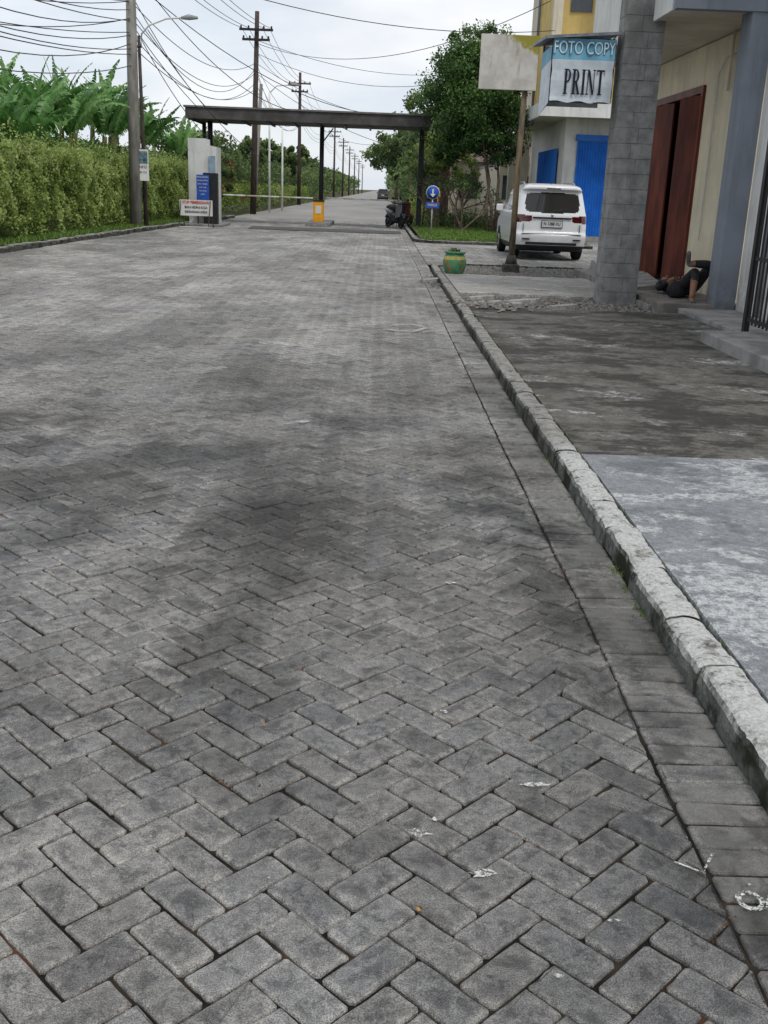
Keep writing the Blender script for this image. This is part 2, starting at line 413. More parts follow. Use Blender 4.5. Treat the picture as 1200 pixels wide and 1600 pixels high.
def kerb_run(name,path,prof,mat,seglen=.5,step=.05,amp=1,parent=None):
    pts=[Vector((*p,0)) for p in path]; L=[0]
    for a,b in zip(pts,pts[1:]): L.append(L[-1]+(b-a).length)
    def at(s):
        for i in range(len(L)-1):
            if s<=L[i+1] or i==len(L)-2:
                t=(s-L[i])/(L[i+1]-L[i]); d=(pts[i+1]-pts[i]).normalized(); return pts[i]+(pts[i+1]-pts[i])*t,Vector((d.y,-d.x,0))
    V=[];F=[];s=0;n=len(prof)
    while s<L[-1]-.05:
        e=min(s+seglen*random.uniform(.85,1.15),L[-1]); k=max(2,int((e-s)/step)); b0=len(V)
        jo=random.gauss(0,.005)*amp; jz=random.gauss(0,.004)*amp; ja=random.gauss(0,.006)*amp
        for i in range(k+1):
            t=i/k; q=s+.002+(e-s-.004)*t; p,nr=at(q)
            endc=.004 if i in (0,k) else 0
            for (o,z) in prof:
                zz=z+jz+ja*(t-.5)
                w=Vector((p.x+nr.x*(o+jo),p.y+nr.y*(o+jo),zz if z>-.02 else z))
                nn=mnoise.noise_vector(w*7)*.008+mnoise.noise_vector(w*24)*.005+mnoise.noise_vector(w*60)*.0025
                if z<.02: nn*=.3
                w+=nn*amp
                if z>.06: w.z-=endc
                V.append(w)
        for i in range(k):
            for j in range(n-1): F.append((b0+i*n+j,b0+i*n+j+1,b0+(i+1)*n+j+1,b0+(i+1)*n+j))
        F.append(tuple(b0+j for j in range(n))[::-1]); F.append(tuple(b0+k*n+j for j in range(n)))
        s=e
    return mesh(name,V,F,mat,parent,smooth=False)
prof=[(0,-.06),(0,.0),(.002,.035),(.005,.068),(.013,.088),(.028,.098),(.05,.102),(.075,.103),(.10,.103),(.125,.101),(.142,.096),(.149,.086),(.150,.0)]
arc=[(KB+1.2-1.2*math.cos(a),22.4+1.2*math.sin(a)) for a in np.linspace(0,math.pi/2,10)]
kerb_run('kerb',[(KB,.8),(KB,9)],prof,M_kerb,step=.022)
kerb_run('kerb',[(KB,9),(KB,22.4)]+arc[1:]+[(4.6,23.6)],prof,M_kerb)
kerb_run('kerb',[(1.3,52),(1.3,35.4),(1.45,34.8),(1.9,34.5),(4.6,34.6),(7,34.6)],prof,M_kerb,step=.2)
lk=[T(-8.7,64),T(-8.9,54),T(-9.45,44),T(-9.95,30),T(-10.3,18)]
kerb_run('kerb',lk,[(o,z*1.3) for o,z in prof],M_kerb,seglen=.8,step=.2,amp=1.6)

def slab(name,x0,x1,y0,y1,z,mat,nx=40,ny=60,amp=.004,rag=.02,skew=0):
    V=[];F=[]
    for j in range(ny+1):
        for i in range(nx+1):
            xx=x0+(x1-x0)*i/nx; yy=y0+(y1-y0)*j/ny
            if j in(0,ny): yy+=rag*mnoise.noise((xx*5,y0*3+j,1))*(-1 if j else 1)+rag*.5*mnoise.noise((xx*17,j,1))
            V.append((xx,yy,z+amp*mnoise.noise((xx*1.3,yy*1.3,z*50))+amp*.4*mnoise.noise((xx*6,yy*6,0))))
    for j in range(ny):
        for i in range(nx): a=j*(nx+1)+i; F.append((a,a+1,a+nx+2,a+nx+1))
    b=len(V)
    edge=[i for i in range(nx+1)]; V+= [(V[i][0],V[i][1],-.05) for i in edge]
    for k in range(nx): F.append((edge[k+1],edge[k],b+k,b+k+1))
    b=len(V); edge=[j*(nx+1) for j in range(ny+1)]; V+=[(V[i][0],V[i][1],-.05) for i in edge]
    for k in range(ny): F.append((edge[k],edge[k+1],b+k+1,b+k))
    b=len(V); edge=[ny*(nx+1)+i for i in range(nx+1)]; V+=[(V[i][0],V[i][1],-.05) for i in edge]
    for k in range(nx): F.append((edge[k],edge[k+1],b+k+1,b+k))
    return mesh(name,V,F,mat,smooth=False)
SX=KB+.155
slab('pavement',SX,7,.5,6.10,.098,M_slab_near,60,70,.003,.012)
slab('pavement',SX,7,6.115,14.55,.091,M_slab_dark,60,90,.006,.06)
slab('pavement',SX+.01,4.1,16.5,20.3,.10,M_slab_far,30,30,.006,.12)
mesh('gravel_bed',[(SX-.01,14.3,.04),(4.9,14.3,.04),(4.9,23.6,.04),(2.0,23.6,.04),(SX-.01,22.4,.04)],[(0,1,2,3,4)],simple('gravel_soil',(.07,.06,.05),(.03,.027,.023),scale=12,bump=.6))
Vs=[];Fs=[]
def stone(x,y,z,r):
    b=len(Vs); q=[(1,0,0),(-1,0,0),(0,1,0),(0,-1,0),(0,0,.7),(0,0,-.5)]; a=random.random()*6.3
    for p in q:
        k=r*random.uniform(.7,1.3); Vs.append((x+(p[0]*math.cos(a)-p[1]*math.sin(a))*k,y+(p[0]*math.sin(a)+p[1]*math.cos(a))*k,z+p[2]*k))
    for f in ((0,2,4),(2,1,4),(1,3,4),(3,0,4),(2,0,5),(1,2,5),(3,1,5),(0,3,5)): Fs.append(tuple(b+i for i in f))
for _ in range(2600): stone(random.uniform(1.3,4.3),random.uniform(14.6,16.55),.05,random.uniform(.012,.035))
for _ in range(4200):
    x,y=random.uniform(1.35,4.6),random.uniform(20.2,23.5)
    if x<2.33 and y>22.4 and math.hypot(x-2.33,y-22.4)>1.0: continue
    stone(x,y,.05,random.uniform(.014,.04))
for _ in range(90): stone(random.gauss(1.6,.22),random.gauss(14.6,.25),.105,random.uniform(.02,.06))
for _ in range(60): stone(random.gauss(1.02,.10),random.gauss(19.6,.7),.005,random.uniform(.01,.035))
mesh('gravel',Vs,Fs,simple('gravel_stones',(.26,.245,.22),(.09,.085,.08),scale=25))
for i,(x,y,sx,sy) in enumerate([(1.55,15.0,.28,.18),(1.95,14.95,.2,.13),(2.7,15.0,.24,.12),(1.0,19.6,.18,.20),(1.6,15.9,.25,.14),(2.2,15.6,.3,.12)]):
    n=8; pl=[(x+sx*random.uniform(.7,1.1)*math.cos(t),y+sy*random.uniform(.7,1.1)*math.sin(t)) for t in np.linspace(0,2*math.pi,n,endpoint=False)]
    zz=.07 if x>1.2 else .01
    mesh('concrete_fragment',[(a,b,zz+.04+(a-x)*.1) for a,b in pl]+[(a,b,zz-.02) for a,b in pl],[tuple(range(n))]+[((k+1)%n,k,k+n,(k+1)%n+n) for k in range(n)],M_slab_far)

vl=[(p[0]-.16,p[1],.13) for p in lk]   # far->near
mesh('grass_verge',vl+[(-12,lk[-1][1],.15),(-12,lk[0][1],.15)],[(0,1,2,3,4,5,6)][::1],M_grassbase)
mesh('lawn',[(1.42,35.0,.10),(2,34.75,.10),(7.0,34.75,.10),(7.0,64,.12),(1.42,64,.12)],[(0,1,2,3,4)],M_grassbase)
def blades(name,pts,h,mat,w=.012):
    V=[];F=[];vals=[]
    for x,y,z in pts:
        a=random.random()*6.3; l=h*random.uniform(.5,1.3); lx,ly=random.gauss(0,.4)*l,random.gauss(0,.4)*l; b=len(V)
        V+=[(x-w*math.cos(a),y-w*math.sin(a),z),(x+w*math.cos(a),y+w*math.sin(a),z),(x+lx,y+ly,z+l)]; F.append((b,b+1,b+2)); vals+=[random.random()]*3
    o=mesh(name,V,F,mat); at=o.data.attributes.new('lv','FLOAT','POINT'); at.data.foreach_set('value',np.array(vals,np.float32)); return o
blades('grass',[(random.uniform(1.48,6.9),35+random.random()**1.3*14,.10) for _ in range(14000)],.07,L_grass,.02)
pts=[]
ly=[p[1] for p in lk][::-1]; lx=[p[0] for p in lk][::-1]
for _ in range(11000):
    y=random.uniform(15,50); pts.append((np.interp(y,ly,lx)-.17-random.random()**1.2*1.1,y,.13))
blades('grass',pts,.10,L_grass,.018)
pts=[]
for (cx,cy,n,s) in [(KB-.01,3.85,60,.04),(KB-.01,4.3,60,.05),(KB-.03,4.08,30,.03),(KB-.01,6.3,40,.06),(1.3,14.6,60,.12),(KB-.06,5.1,20,.05)]:
    for _ in range(n): pts.append((min(KB-.002,random.gauss(cx,s*.4)),random.gauss(cy,s),0))
for _ in range(320):
    y=random.uniform(2,14); pts.append((SX+random.gauss(-.002,.006),y,.092))
blades('weeds',pts,.018,L_grass,.0025)
pts=[];c45=math.sqrt(.5)
for _ in range(170):
    k_=random.randint(-34,40); s=random.choice((-1,1)); cy=random.uniform(1.9,5.2)
    cx=EDGE+k_*W/c45+(cy-2.0)*s
    if not(-2.6<cx<.86): continue
    for _ in range(random.randint(6,36)):
        u=random.gauss(0,.045);v=random.gauss(0,.004); pts.append((cx+(u*s-v)*c45,cy+(u+v*s)*c45,.001))
pts=np.array(pts); pts[:,2]=[roadz(a,b)-.002 for a,b,_ in pts]
cloud('leaf_litter',pts,.0034,L_debris)
cloud('leaf_litter',[(random.uniform(-6,.9),random.uniform(1.8,14),.004) for _ in range(120)],.006,L_debris)
cloud('fallen_leaf',[(.145,1.99,.012),(.150,1.995,.012)],.011,leafmat('yellow_leaf',(.5,.25,.05),(.6,.3,.05),(.6,.35,.1),0))

def scuff_mat():
    k=NT('worn_white_paint',.85,.2); k.col(k.mix(k.rng(k.noise(60,4),.35,.65),(.42,.42,.41),(.64,.64,.62)))
    f=k.rng(k.noise(90,4,.8),.46,.53); t=k.n('ShaderNodeBsdfTransparent'); ms=k.n('ShaderNodeMixShader')
    k.t.links.new(f,ms.inputs[0]); k.t.links.new(t.outputs[0],ms.inputs[1]); k.t.links.new(k.b.outputs[0],ms.inputs[2]); k.t.links.new(ms.outputs[0],k.out.inputs[0]); return k.m
M_scuff=scuff_mat()
for (x,y,rx,ry) in [(.16,2.30,.035,.022),(.31,2.14,.034,.024),(.50,2.54,.05,.015),(.26,2.95,.022,.014),(.36,4.1,.03,.02),(.20,2.36,.015,.01),(.44,1.80,.014,.008),(.60,1.98,.02,.006),(-.5,7.2,.05,.05)]:
    n=16; pl=[(x+rx*random.uniform(.35,1.15)*math.cos(t),y+ry*random.uniform(.35,1.15)*math.sin(t)) for t in np.linspace(0,2*math.pi,n,endpoint=False)]
    mesh('paint_scuff',[(a,b,roadz(x,y)+.008) for a,b in pl],[tuple(range(n))],M_scuff)
V=[];F=[]
for _ in range(110):
    y=2+8*random.random()**1.3; x=random.uniform(-.42*y,1.0); r=random.uniform(.0015,.005); b=len(V)
    for t in np.linspace(0,2*math.pi,6,endpoint=False): V.append((x+r*random.uniform(.5,1.3)*math.cos(t),y+r*random.uniform(.5,1.3)*math.sin(t),roadz(x,y)+.006))
    F.append(tuple(range(b,b+6)))
mesh('pale_chips',V,F,simple('pale_chip',(.45,.44,.42),rough=.9))
def stroke(name,pts,w,z):
    V=[];F=[]
    for i,p in enumerate(pts):
        a=Vector(pts[max(i-1,0)]);b=Vector(pts[min(i+1,len(pts)-1)]);d=(b-a).normalized(); V+=[(p[0]-d.y*w,p[1]+d.x*w,z),(p[0]+d.y*w,p[1]-d.x*w,z)]
    for i in range(len(pts)-1): F.append((2*i,2*i+1,2*i+3,2*i+2))
    return mesh(name,V,F,M_scuff)
t=np.linspace(0,2*math.pi,26)
stroke('painted_number',[(.945+.028*math.sin(a),2.06+.030*math.cos(a)) for a in t],.007,.007)
stroke('painted_number',[(1.0,2.04),(.97,2.03),(1.01,2.095),(1.04,2.085)],.006,.007)
stroke('painted_mark',[(.15,12.3),(.45,12.2),(.62,12.6)],.032,.016)
stroke('painted_mark',[(.22,12.75),(.45,12.9),(.60,12.7)],.026,.016)
stroke('painted_mark',[(.80,2.2),(.86,2.16),(.91,2.24)],.0035,.009)

# ---------------------------------------------------------------- shophouse on the right
sh=group('shophouse')
def colmat():
    k=NT('column_blocks',.9,.2)
    c=k.mix(k.rng(k.noise(5,5,.65),.35,.65),(.20,.20,.195),(.31,.312,.31))
    c=k.mix(k.rng(k.noise(1.6,5,.6,vec=k.map((1,1,.4))),.5,.68,0,.55),c,(.13,.135,.12))
    k.col(c); k.bump(k.noise(50,4,.75),.9,.012); return k.m
M_col=colmat()
CX0,CX1,CY=3.43,3.99,16.0
z=.02;r=0
while z<7:
    xs=[CX0,CX0+.33,CX1] if r%2 else [CX0,CX0+.24,CX1]
    for a,b in zip(xs,xs[1:]):
        j=random.uniform(-.004,.004); box('column_block',a+.0015+j*.3,b-.0015,CY+j,CY+.5,z,z+.211+random.uniform(-.002,.002),M_col,sh,.004)
    z+=.215;r+=1
box('column_core',CX0+.01,CX1-.01,CY+.012,CY+.49,0,7,simple('mortar',(.13,.14,.12),(.08,.085,.07)),sh)
PY=14.88
box('platform',4.04,9,PY,21.6,.0,.20,M_tile,sh,.01)
box('platform_riser',3.99,4.035,PY+.35,15.99,.0,.13,M_conc,sh,.005)
box('pilaster',4.84,5.13,PY-.03,PY+.4,.0,9,M_greyblue,sh,.004)
X=5.2
box('wall_near',X,X+.15,PY+.41,17.85,.20,4.02,M_cream,sh)
box('wall_far',X,X+.15,20.85,21.6,.20,4.02,M_cream,sh)
box('wall_lintel',X,X+.15,17.85,20.85,3.3,4.02,M_cream,sh)
box('room_back',8.5,8.6,PY,22,.2,4.02,M_room,sh); box('room_end',X+.15,8.5,17.6,17.7,.2,4.02,M_room,sh); box('room_end_far',X+.15,8.5,21.4,21.5,.2,4.02,M_room,sh)
box('door_frame_top',X-.05,X+.03,17.77,20.93,3.28,3.4,M_redwood,sh,.005)
box('door_frame_near',X-.05,X+.03,17.77,17.87,.2,3.28,M_redwood,sh,.005); box('door_frame_far',X-.05,X+.03,20.83,20.93,.2,3.28,M_redwood,sh,.005)
for y0,y1 in ((17.88,18.60),(19.50,20.82)):
    n=5
    for i in range(n):
        a=y0+(y1-y0)*i/n; b=y0+(y1-y0)*(i+1)/n; dx=.14
        xa,xb=(X-.03,X-.03-dx) if i%2==0 else (X-.03-dx,X-.03)
        V=[(xa,a,.22),(xb,b,.22),(xb,b,3.25),(xa,a,3.25),(xa+.03,a,.22),(xb+.03,b,.22),(xb+.03,b,3.25),(xa+.03,a,3.25)]
        mesh('folding_door_leaf',V,[(0,1,2,3),(5,4,7,6),(4,0,3,7),(1,5,6,2),(3,2,6,7)],M_redwood,sh)
box('soffit',3.86,8.9,PY+.12,21.6,4.04,4.08,M_soffit,sh)
box('balcony_front',3.82,9,PY-.06,PY+.10,4.02,5.2,M_greyblue,sh,.004)
box('balcony_side',3.80,3.85,PY+.11,15.97,4.02,5.2,M_wwall,sh,.004)
box('balcony_side_far',4.0,4.05,16.52,21.6,4.085,5.2,M_wwall,sh,.004)
box('upper_floor',5.3,9,PY+.5,21.6,4.09,9,M_cream,sh)
tube('conduit',[(X-.03,17.1,1.0),(X-.03,17.1,3.5),(X-.03,16.8,3.7),(X-.03,15.6,3.8)],.012,M_wwall,sh,6)
tube('drain_pipe',[(X-.05,16.5,3.2),(X-.05,16.5,4.03)],.022,M_soffit,sh,8)
box('side_wall',5.14,5.3,6,PY-.04,.0,9,M_wwall,sh)
tube('wall_pipe',[(5.09,13.9,.1),(5.09,13.9,9)],.035,M_greyblue,sh,8)
fn=group('iron_fence')
FX=4.22; FY=11.75
for i in range(40):
    y=FY-.05-i*.115; tube('bar',[(FX,y,.30),(FX,y,3.0)],.012,M_dark,fn,6); tube('finial',[(FX,y,3.0),(FX,y,3.13)],[.015,.001],M_dark,fn,6)
for z in (.33,1.0,2.0,2.8): box('rail',FX-.015,FX+.015,7.0,FY,z,z+.04,M_dark,fn)
box('end_post',FX-.03,FX+.03,FY-.02,FY+.06,.08,3.05,M_dark,fn)
box('fence_plinth',3.68,5.0,7,FY-.1,.06,.22,M_conc,None,.012)
box('entry_step',4.3,5.1,FY+.1,PY-.1,.06,.15,M_conc,None,.01)
rp=mesh('concrete_ramp',[(3.75,16.0,.0),(4.35,16.0,.0),(5.6,24,.0),(4.75,24,.0),(3.78,16.0,.22),(4.35,16.0,.30),(5.6,24,.30),(4.78,24,.20)],[(0,1,5,4),(1,2,6,5),(2,3,7,6),(3,0,4,7),(4,5,6,7)],M_conc)
rp.location=(.30,1.0,0)

# ---------------------------------------------------------------- hanging FOTO COPY / PRINT sign
sg=group('photocopy_shop_sign')
M_banner=simple('banner_white',(.64,.69,.74),(.50,.56,.62),scale=4,rough=.6)
M_banblue=simple('banner_blue',(.20,.46,.60),(.13,.34,.48),scale=4,rough=.6)
M_txtd=simple('letter_navy',(.012,.014,.03),rough=.6); M_txtl=simple('letter_pale',(.62,.80,.86),rough=.6); M_txtb=simple('letter_outline',(.03,.16,.32),rough=.6)
sy=16.1
x0,x1,z0,z1=2.43,3.33,2.93,3.78
V=[];F=[];n=24
for j in range(13):
    for i in range(n+1):
        x=x0+(x1-x0)*i/n; zz=z0+(z1-z0)*j/12; V.append((x,sy+.010*math.sin(i*.8+j*.3)+.006*math.sin(j*1.3),zz+(.014*math.sin(i*.7) if j==0 else 0)))
for j in range(12):
    for i in range(n): a=j*(n+1)+i; F.append((a,a+1,a+n+2,a+n+1))
o=mesh('banner_face',V,F,[M_banner,M_banblue],sg)
zb=z0+(z1-z0)*8/12
for p in o.data.polygons: p.material_index=1 if p.center.z>zb-.0 else 0
quad('banner_side',[(x0-.015,sy+.01,z0-.02),(x0-.015,sy+.95,z0-.16),(x0-.015,sy+.95,z1-.1),(x0-.015,sy+.01,z1-.1)],M_banner,sg)
quad('banner_side_band',[(x0-.018,sy+.01,zb),(x0-.018,sy+.95,zb-.05),(x0-.018,sy+.95,z1-.1),(x0-.018,sy+.01,z1-.1)],M_banblue,sg)
quad('banner_back',[(x0,sy+.95,z0),(x1,sy+.95,z0),(x1,sy+.95,z1),(x0,sy+.95,z1)],M_banner,sg)
for a,b in (((x0,sy+.02,z0),(x0,sy+.02,z1)),((x1,sy+.02,z0),(x1,sy+.02,z1)),((x0,sy+.02,z1),(x1,sy+.02,z1)),((x0,sy+.02,z0),(x1,sy+.02,z0)),((x0,sy+.95,z0-.1),(x0,sy+.95,z1)),((x0,sy,z0),(x0,sy+.95,z0-.12)),((x0,sy,z1),(x0,sy+.95,z1))):
    tube('frame_bar',[a,b],.012,M_dark,sg,6)
mesh('sign_roof',[(x0-.12,sy-.06,z1-.02),(x1+.04,sy-.1,z1+.06),(x1+.04,sy+1.1,z1+.12),(x0-.16,sy+1.1,z1+.0),
 (x0-.12,sy-.06,z1+.02),(x1+.04,sy-.1,z1+.10),(x1+.04,sy+1.1,z1+.16),(x0-.16,sy+1.1,z1+.04)],[(0,3,2,1),(4,5,6,7),(0,1,5,4),(1,2,6,5),(2,3,7,6),(3,0,4,7)],simple('zinc_sheet',(.22,.24,.26),(.14,.15,.17),rough=.5),sg)
cx=(x0+x1)/2
text('letters_outline','FOTO COPY',(cx,sy-.018,(zb+z1)/2+.01),.24,M_txtb,sg,sx=.66,off=.008)
text('letters_foto_copy','FOTO COPY',(cx,sy-.022,(zb+z1)/2+.01),.24,M_txtl,sg,sx=.66,off=.001)
def serif_word(word,cx,cz,h,y,mat,parent):
    V=[];F=[]
    def q(*p):
        b=len(V); V.extend(p); F.append(tuple(range(b,b+len(p))))
    def r(x0,z0,x1,z1,ox): q((ox+x0,z0),(ox+x1,z0),(ox+x1,z1),(ox+x0,z1))
    def bowl(ox):
        o=[];N=10
        for i in range(N+1):
            t=-math.pi/2+math.pi*i/N; o.append(((ox+.27+.27*math.cos(t),.74+.26*math.sin(t)),(ox+.27+.12*math.cos(t),.74+.20*math.sin(t))))
        for a,b in zip(o,o[1:]): q(a[0],b[0],b[1],a[1])
        r(.2,.94,.28,1,ox); r(.2,.48,.28,.54,ox)
    ws={'P':.58,'R':.66,'I':.34,'N':.70,'T':.62}; tot=sum(ws[c] for c in word)+.05*(len(word)-1); ox=0
    for c in word:
        if c in 'PR': r(.07,.05,.24,.95,ox); r(0,0,.31,.05,ox); r(0,.95,.24,1,ox); bowl(ox)
        if c=='R': q((ox+.24,.50),(ox+.40,.50),(ox+.62,.05),(ox+.44,.05)); r(.42,0,.66,.05,ox)
        if c=='I': r(.08,.05,.25,.95,ox); r(0,0,.33,.05,ox); r(0,.95,.33,1,ox)
        if c=='N': r(.08,.05,.14,.95,ox); r(0,0,.22,.05,ox); r(0,.95,.20,1,ox); q((ox+.08,.95),(ox+.26,.95),(ox+.61,.0),(ox+.48,.0)); r(.55,.06,.61,.95,ox); r(.47,.95,.69,1,ox)
        if c=='T': r(.225,.05,.395,.93,ox); r(.14,0,.48,.05,ox); r(0,.93,.62,1,ox); r(0,.78,.04,.93,ox); r(.58,.78,.62,.93,ox)
        ox+=ws[c]+.05
    k=h*.56
    mesh('letters_'+word.lower(),[(cx+(x-tot/2)*k,y,cz+(z-.5)*h) for x,z in V],F,mat,parent)
serif_word('PRINT',cx+.03,z0+.27,.34,sy-.022,M_txtd,sg)

wb=group('weathered_signboard')
def boardmat():
    k=NT('weathered_board',.8,.2); P=k.sep(k.pos())
    c=k.mix(k.rng(k.noise(3,5,.6),.35,.65),(.48,.46,.42),(.62,.60,.56))
    c=k.mix(k.rng(k.noise(4,5,.7,vec=k.map((2,1,.4))),.55,.68,0,.6),c,(.30,.26,.20))
    rr=k.mth('ADD',P[2],k.mth('MULTIPLY',P[0],.55)); rr=k.mth('ADD',rr,k.mth('MULTIPLY',k.noise(7,5,.7),.55))
    c=k.mix(k.rng(rr,6.10,6.22),c,(.30,.27,.05)); k.col(c); return k.m
bx0,bx1,bz0,bz1=1.88,3.02,3.58,4.58
box('board',bx0,bx1,21.86,21.92,bz0,bz1,boardmat(),wb,.006)
box('board_frame',bx0+.02,bx1-.02,21.925,21.96,bz0+.03,bz1-.03,M_iron,wb)
tube('post',[(2.79,22.0,.0),(2.79,22.0,2.2),(2.83,22.0,4.5)],[.065,.06,.05],M_postw,wb,10)
box('post_footing',2.62,2.95,21.8,22.15,.0,.22,simple('old_footing',(.08,.075,.07),(.04,.04,.035),scale=10,bump=.5),wb,.03)
lathe('post_collar',[(.13,0),(.11,.12),(.08,.2)],(2.79,22.0,.2),simple('old_footing2',(.07,.065,.06),(.04,.04,.035)),wb,14)

# ---------------------------------------------------------------- round pot
pt=group('planter_pot')
PG=simple('pot_glaze',(.09,.25,.13),(.05,.17,.085),scale=9,rough=.5); PYm=simple('pot_yellow',(.46,.40,.12),(.32,.28,.08),scale=14); PO=simple('pot_orange',(.34,.15,.05),scale=14)
pf=[(.13,0),(.15,.01),(.19,.07),(.215,.15),(.222,.21),(.215,.28),(.195,.34),(.17,.375),(.165,.385),(.20,.395),(.205,.42),(.17,.425),(.15,.40),(.14,.36)]
def mf(p):
    a=math.atan2(p.y,p.x)
    if p.z>.385: return 0
    if .29<p.z<.35: return 1
    return 2 if (abs(math.sin(a*2.5+p.z*5))>.975 and .10<p.z<.28) else 0
lathe('pot_body',pf,(1.38,19.75,.075),[PG,PYm,PO],pt,48,mf)
lathe('pot_soil',[(.148,.0),(.08,.02),(.001,.03)],(1.38,19.75,.44),M_ground,pt,20)
cloud('pot_plant',[(1.38+random.gauss(0,.05),19.75+random.gauss(0,.05),.50+random.random()*.05) for _ in range(60)],.03,L_back,pt)
mv(pt,1.38,19.75)

# ---------------------------------------------------------------- vehicle
def paintm(name,c):
    k=NT(name,.28,.5); k.b.inputs['Coat Weight'].default_value=.6; k.b.inputs['Coat Roughness'].default_value=.08
    P=k.sep(k.pos()); c2=tuple(x*.55 for x in c)
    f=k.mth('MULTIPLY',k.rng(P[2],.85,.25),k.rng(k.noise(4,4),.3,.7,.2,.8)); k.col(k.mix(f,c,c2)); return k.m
M_cwhite=paintm('car_white',(.72,.73,.74)); M_cdark=paintm('car_dark',(.03,.03,.035))
M_cglass=simple('car_glass',(.012,.013,.015),(.010,.010,.012),rough=.06,spec=.6)
M_tail=simple('tail_lamp',(.10,.008,.008),(.03,.004,.004),rough=.12,spec=.8,scale=20)
M_chrome=simple('chrome',(.5,.5,.5),rough=.15,metal=1)
M_plate=simple('plate_white',(.62,.62,.62),(.55,.55,.55),rough=.5)
M_trim=simple('black_trim',(.02,.02,.022),rough=.55)
def car(name,ox,oy,paint,plate=None):
    G=group(name)
    TT=lambda p:(ox+p[0],oy+p[1],p[2])
    zs=np.concatenate([np.linspace(.22,.62,17),np.linspace(.63,1.05,22),np.linspace(1.07,1.54,24),np.linspace(1.56,1.74,12)])
    ry=lambda z:np.interp(z,[.22,.28,.36,.55,.60,.635,.68,.95,1.02,1.10,1.50,1.57,1.60,1.66,1.70,1.74],[.16,.06,.01,.0,.01,.07,.09,.10,.11,.14,.29,.30,.20,.20,.30,.75])
    fy=lambda z:np.interp(z,[.22,.3,.6,.8,.92,1.0,1.06,1.55,1.66,1.74],[4.28,4.38,4.40,4.30,4.0,3.72,3.55,2.75,2.45,1.9])
    hw=lambda z:np.interp(z,[.22,.32,.5,.75,.95,1.04,1.1,1.5,1.60,1.68,1.72,1.74],[.77,.82,.84,.845,.835,.825,.81,.735,.70,.64,.54,.40])
    V=[];ring=None
    for z in zs:
        w,a,b=hw(z),ry(z),fy(z); rc=min(.16,w*.5); rf=min(.35,w*.6); R=[]
        for i in range(41): R.append((-(w-rc)+2*(w-rc)*i/40,a+.035*((-(1)+2*i/40)**2)))
        for i in range(1,8): t=-math.pi/2+math.pi/2*i/8; R.append((w-rc+rc*math.cos(t),a+.035+rc+rc*math.sin(t)))
        for i in range(71): R.append((w,a+.035+rc+(b-rf-a-.035-rc)*i/70))
        for i in range(1,8): t=math.pi/2*i/8; R.append((w-rf+rf*math.cos(t),b-rf+rf*math.sin(t)))
        for i in range(21): R.append(((w-rf)-2*(w-rf)*i/20,b))
        for i in range(1,8): t=math.pi/2+math.pi/2*i/8; R.append((-(w-rf)+rf*math.cos(t),b-rf+rf*math.sin(t)))
        for i in range(71): R.append((-w,b-rf-(b-rf-a-.035-rc)*i/70))
        for i in range(1,8): t=math.pi+math.pi/2*i/8; R.append((-(w-rc)+rc*math.cos(t),a+.035+rc+rc*math.sin(t)))
        ring=len(R); V+=[(x,y,z) for x,y in R]
    F=[]
    for k in range(len(zs)-1):
        for i in range(ring):
            j=(i+1)%ring; q=(k*ring+i,k*ring+j,(k+1)*ring+j,(k+1)*ring+i)
            c=[sum(V[t][d] for t in q)/4 for d in range(3)]
            if abs(c[0])>.72 and (math.hypot(c[1]-.80,c[2]-.30)<.37 or math.hypot(c[1]-3.50,c[2]-.30)<.37): continue
            F.append(q)
    F.append(tuple(range(ring))[::-1]); F.append(tuple((len(zs)-1)*ring+i for i in range(ring)))
    o=mesh('body',[TT(v) for v in V],F,[paint,M_cglass,M_tail,M_trim],G,smooth=True)
    for p in o.data.polygons:
        c=p.center; x=(c.x-ox); y=(c.y-oy); z=c.z; w=float(hw(z)); m=0
        if z<.34: m=3
        if y<ry(z)+.06 and abs(x)<w-.12:
            a=abs(x)/.635; b=abs(z-1.305)/.225
            if a**6+b**6<1: m=1
        elif y>fy(z)-.3 and 1.08<z<1.55 and abs(x)<w-.08: m=1
        if abs(x)>w-.05 and 1.09<z<1.47:
            for (u,v) in ((.42,1.25),(1.33,2.2),(2.28,2.28+1.15-(z-1.1)*1.3)):
                if u+ (z-1.1)*.25*(u<.5)<y<v: m=1
        if y<.36 and abs(x)>.47 and .86+.10*max(0,(.72-abs(x)))<z<1.03-.12*max(0,.72-abs(x)): m=2
        p.material_index=m
    B=lambda n,a,b,c,d,e,f,m,bev=0.004: box(n,ox+a,ox+b,oy+c,oy+d,e,f,m,G,bev)
    B('underbody',-.70,.70,.3,4.1,.20,.6,M_trim)
    for wy in (.80,3.50):
        for sx in (-1,1):
            cx=ox+sx*.755; cyy=oy+wy
            prof=[(.17,-.09),(.27,-.10),(.305,-.085),(.315,-.05),(.315,.05),(.305,.085),(.27,.10),(.17,.09)]
            L=[];Fq=[];sg2=28
            for r,a in prof:
                for k in range(sg2):
                    t=2*math.pi*k/sg2; L.append((cx+a,cyy+r*math.cos(t),.315+r*math.sin(t)))
            for i in range(len(prof)-1):
                for k in range(sg2): Fq.append((i*sg2+k,i*sg2+(k+1)%sg2,(i+1)*sg2+(k+1)%sg2,(i+1)*sg2+k))
            Fq.append(tuple(range(sg2))); Fq.append(tuple((len(prof)-1)*sg2+k for k in range(sg2))[::-1])
            mesh('tyre',L,Fq,M_black,G,smooth=False)
            tube('rim',[(cx+sx*.085,cyy,.315),(cx+sx*.10,cyy,.315)],[.175,.13],M_chrome,G,14)
    B('garnish_strip',-.46,.46,.075,.10,.950,.985,M_trim)
    B('number_plate',-.235,.235,.055,.09,.76,.895,M_plate)
    B('plate_border',-.25,.25,.070,.095,.745,.91,M_trim)
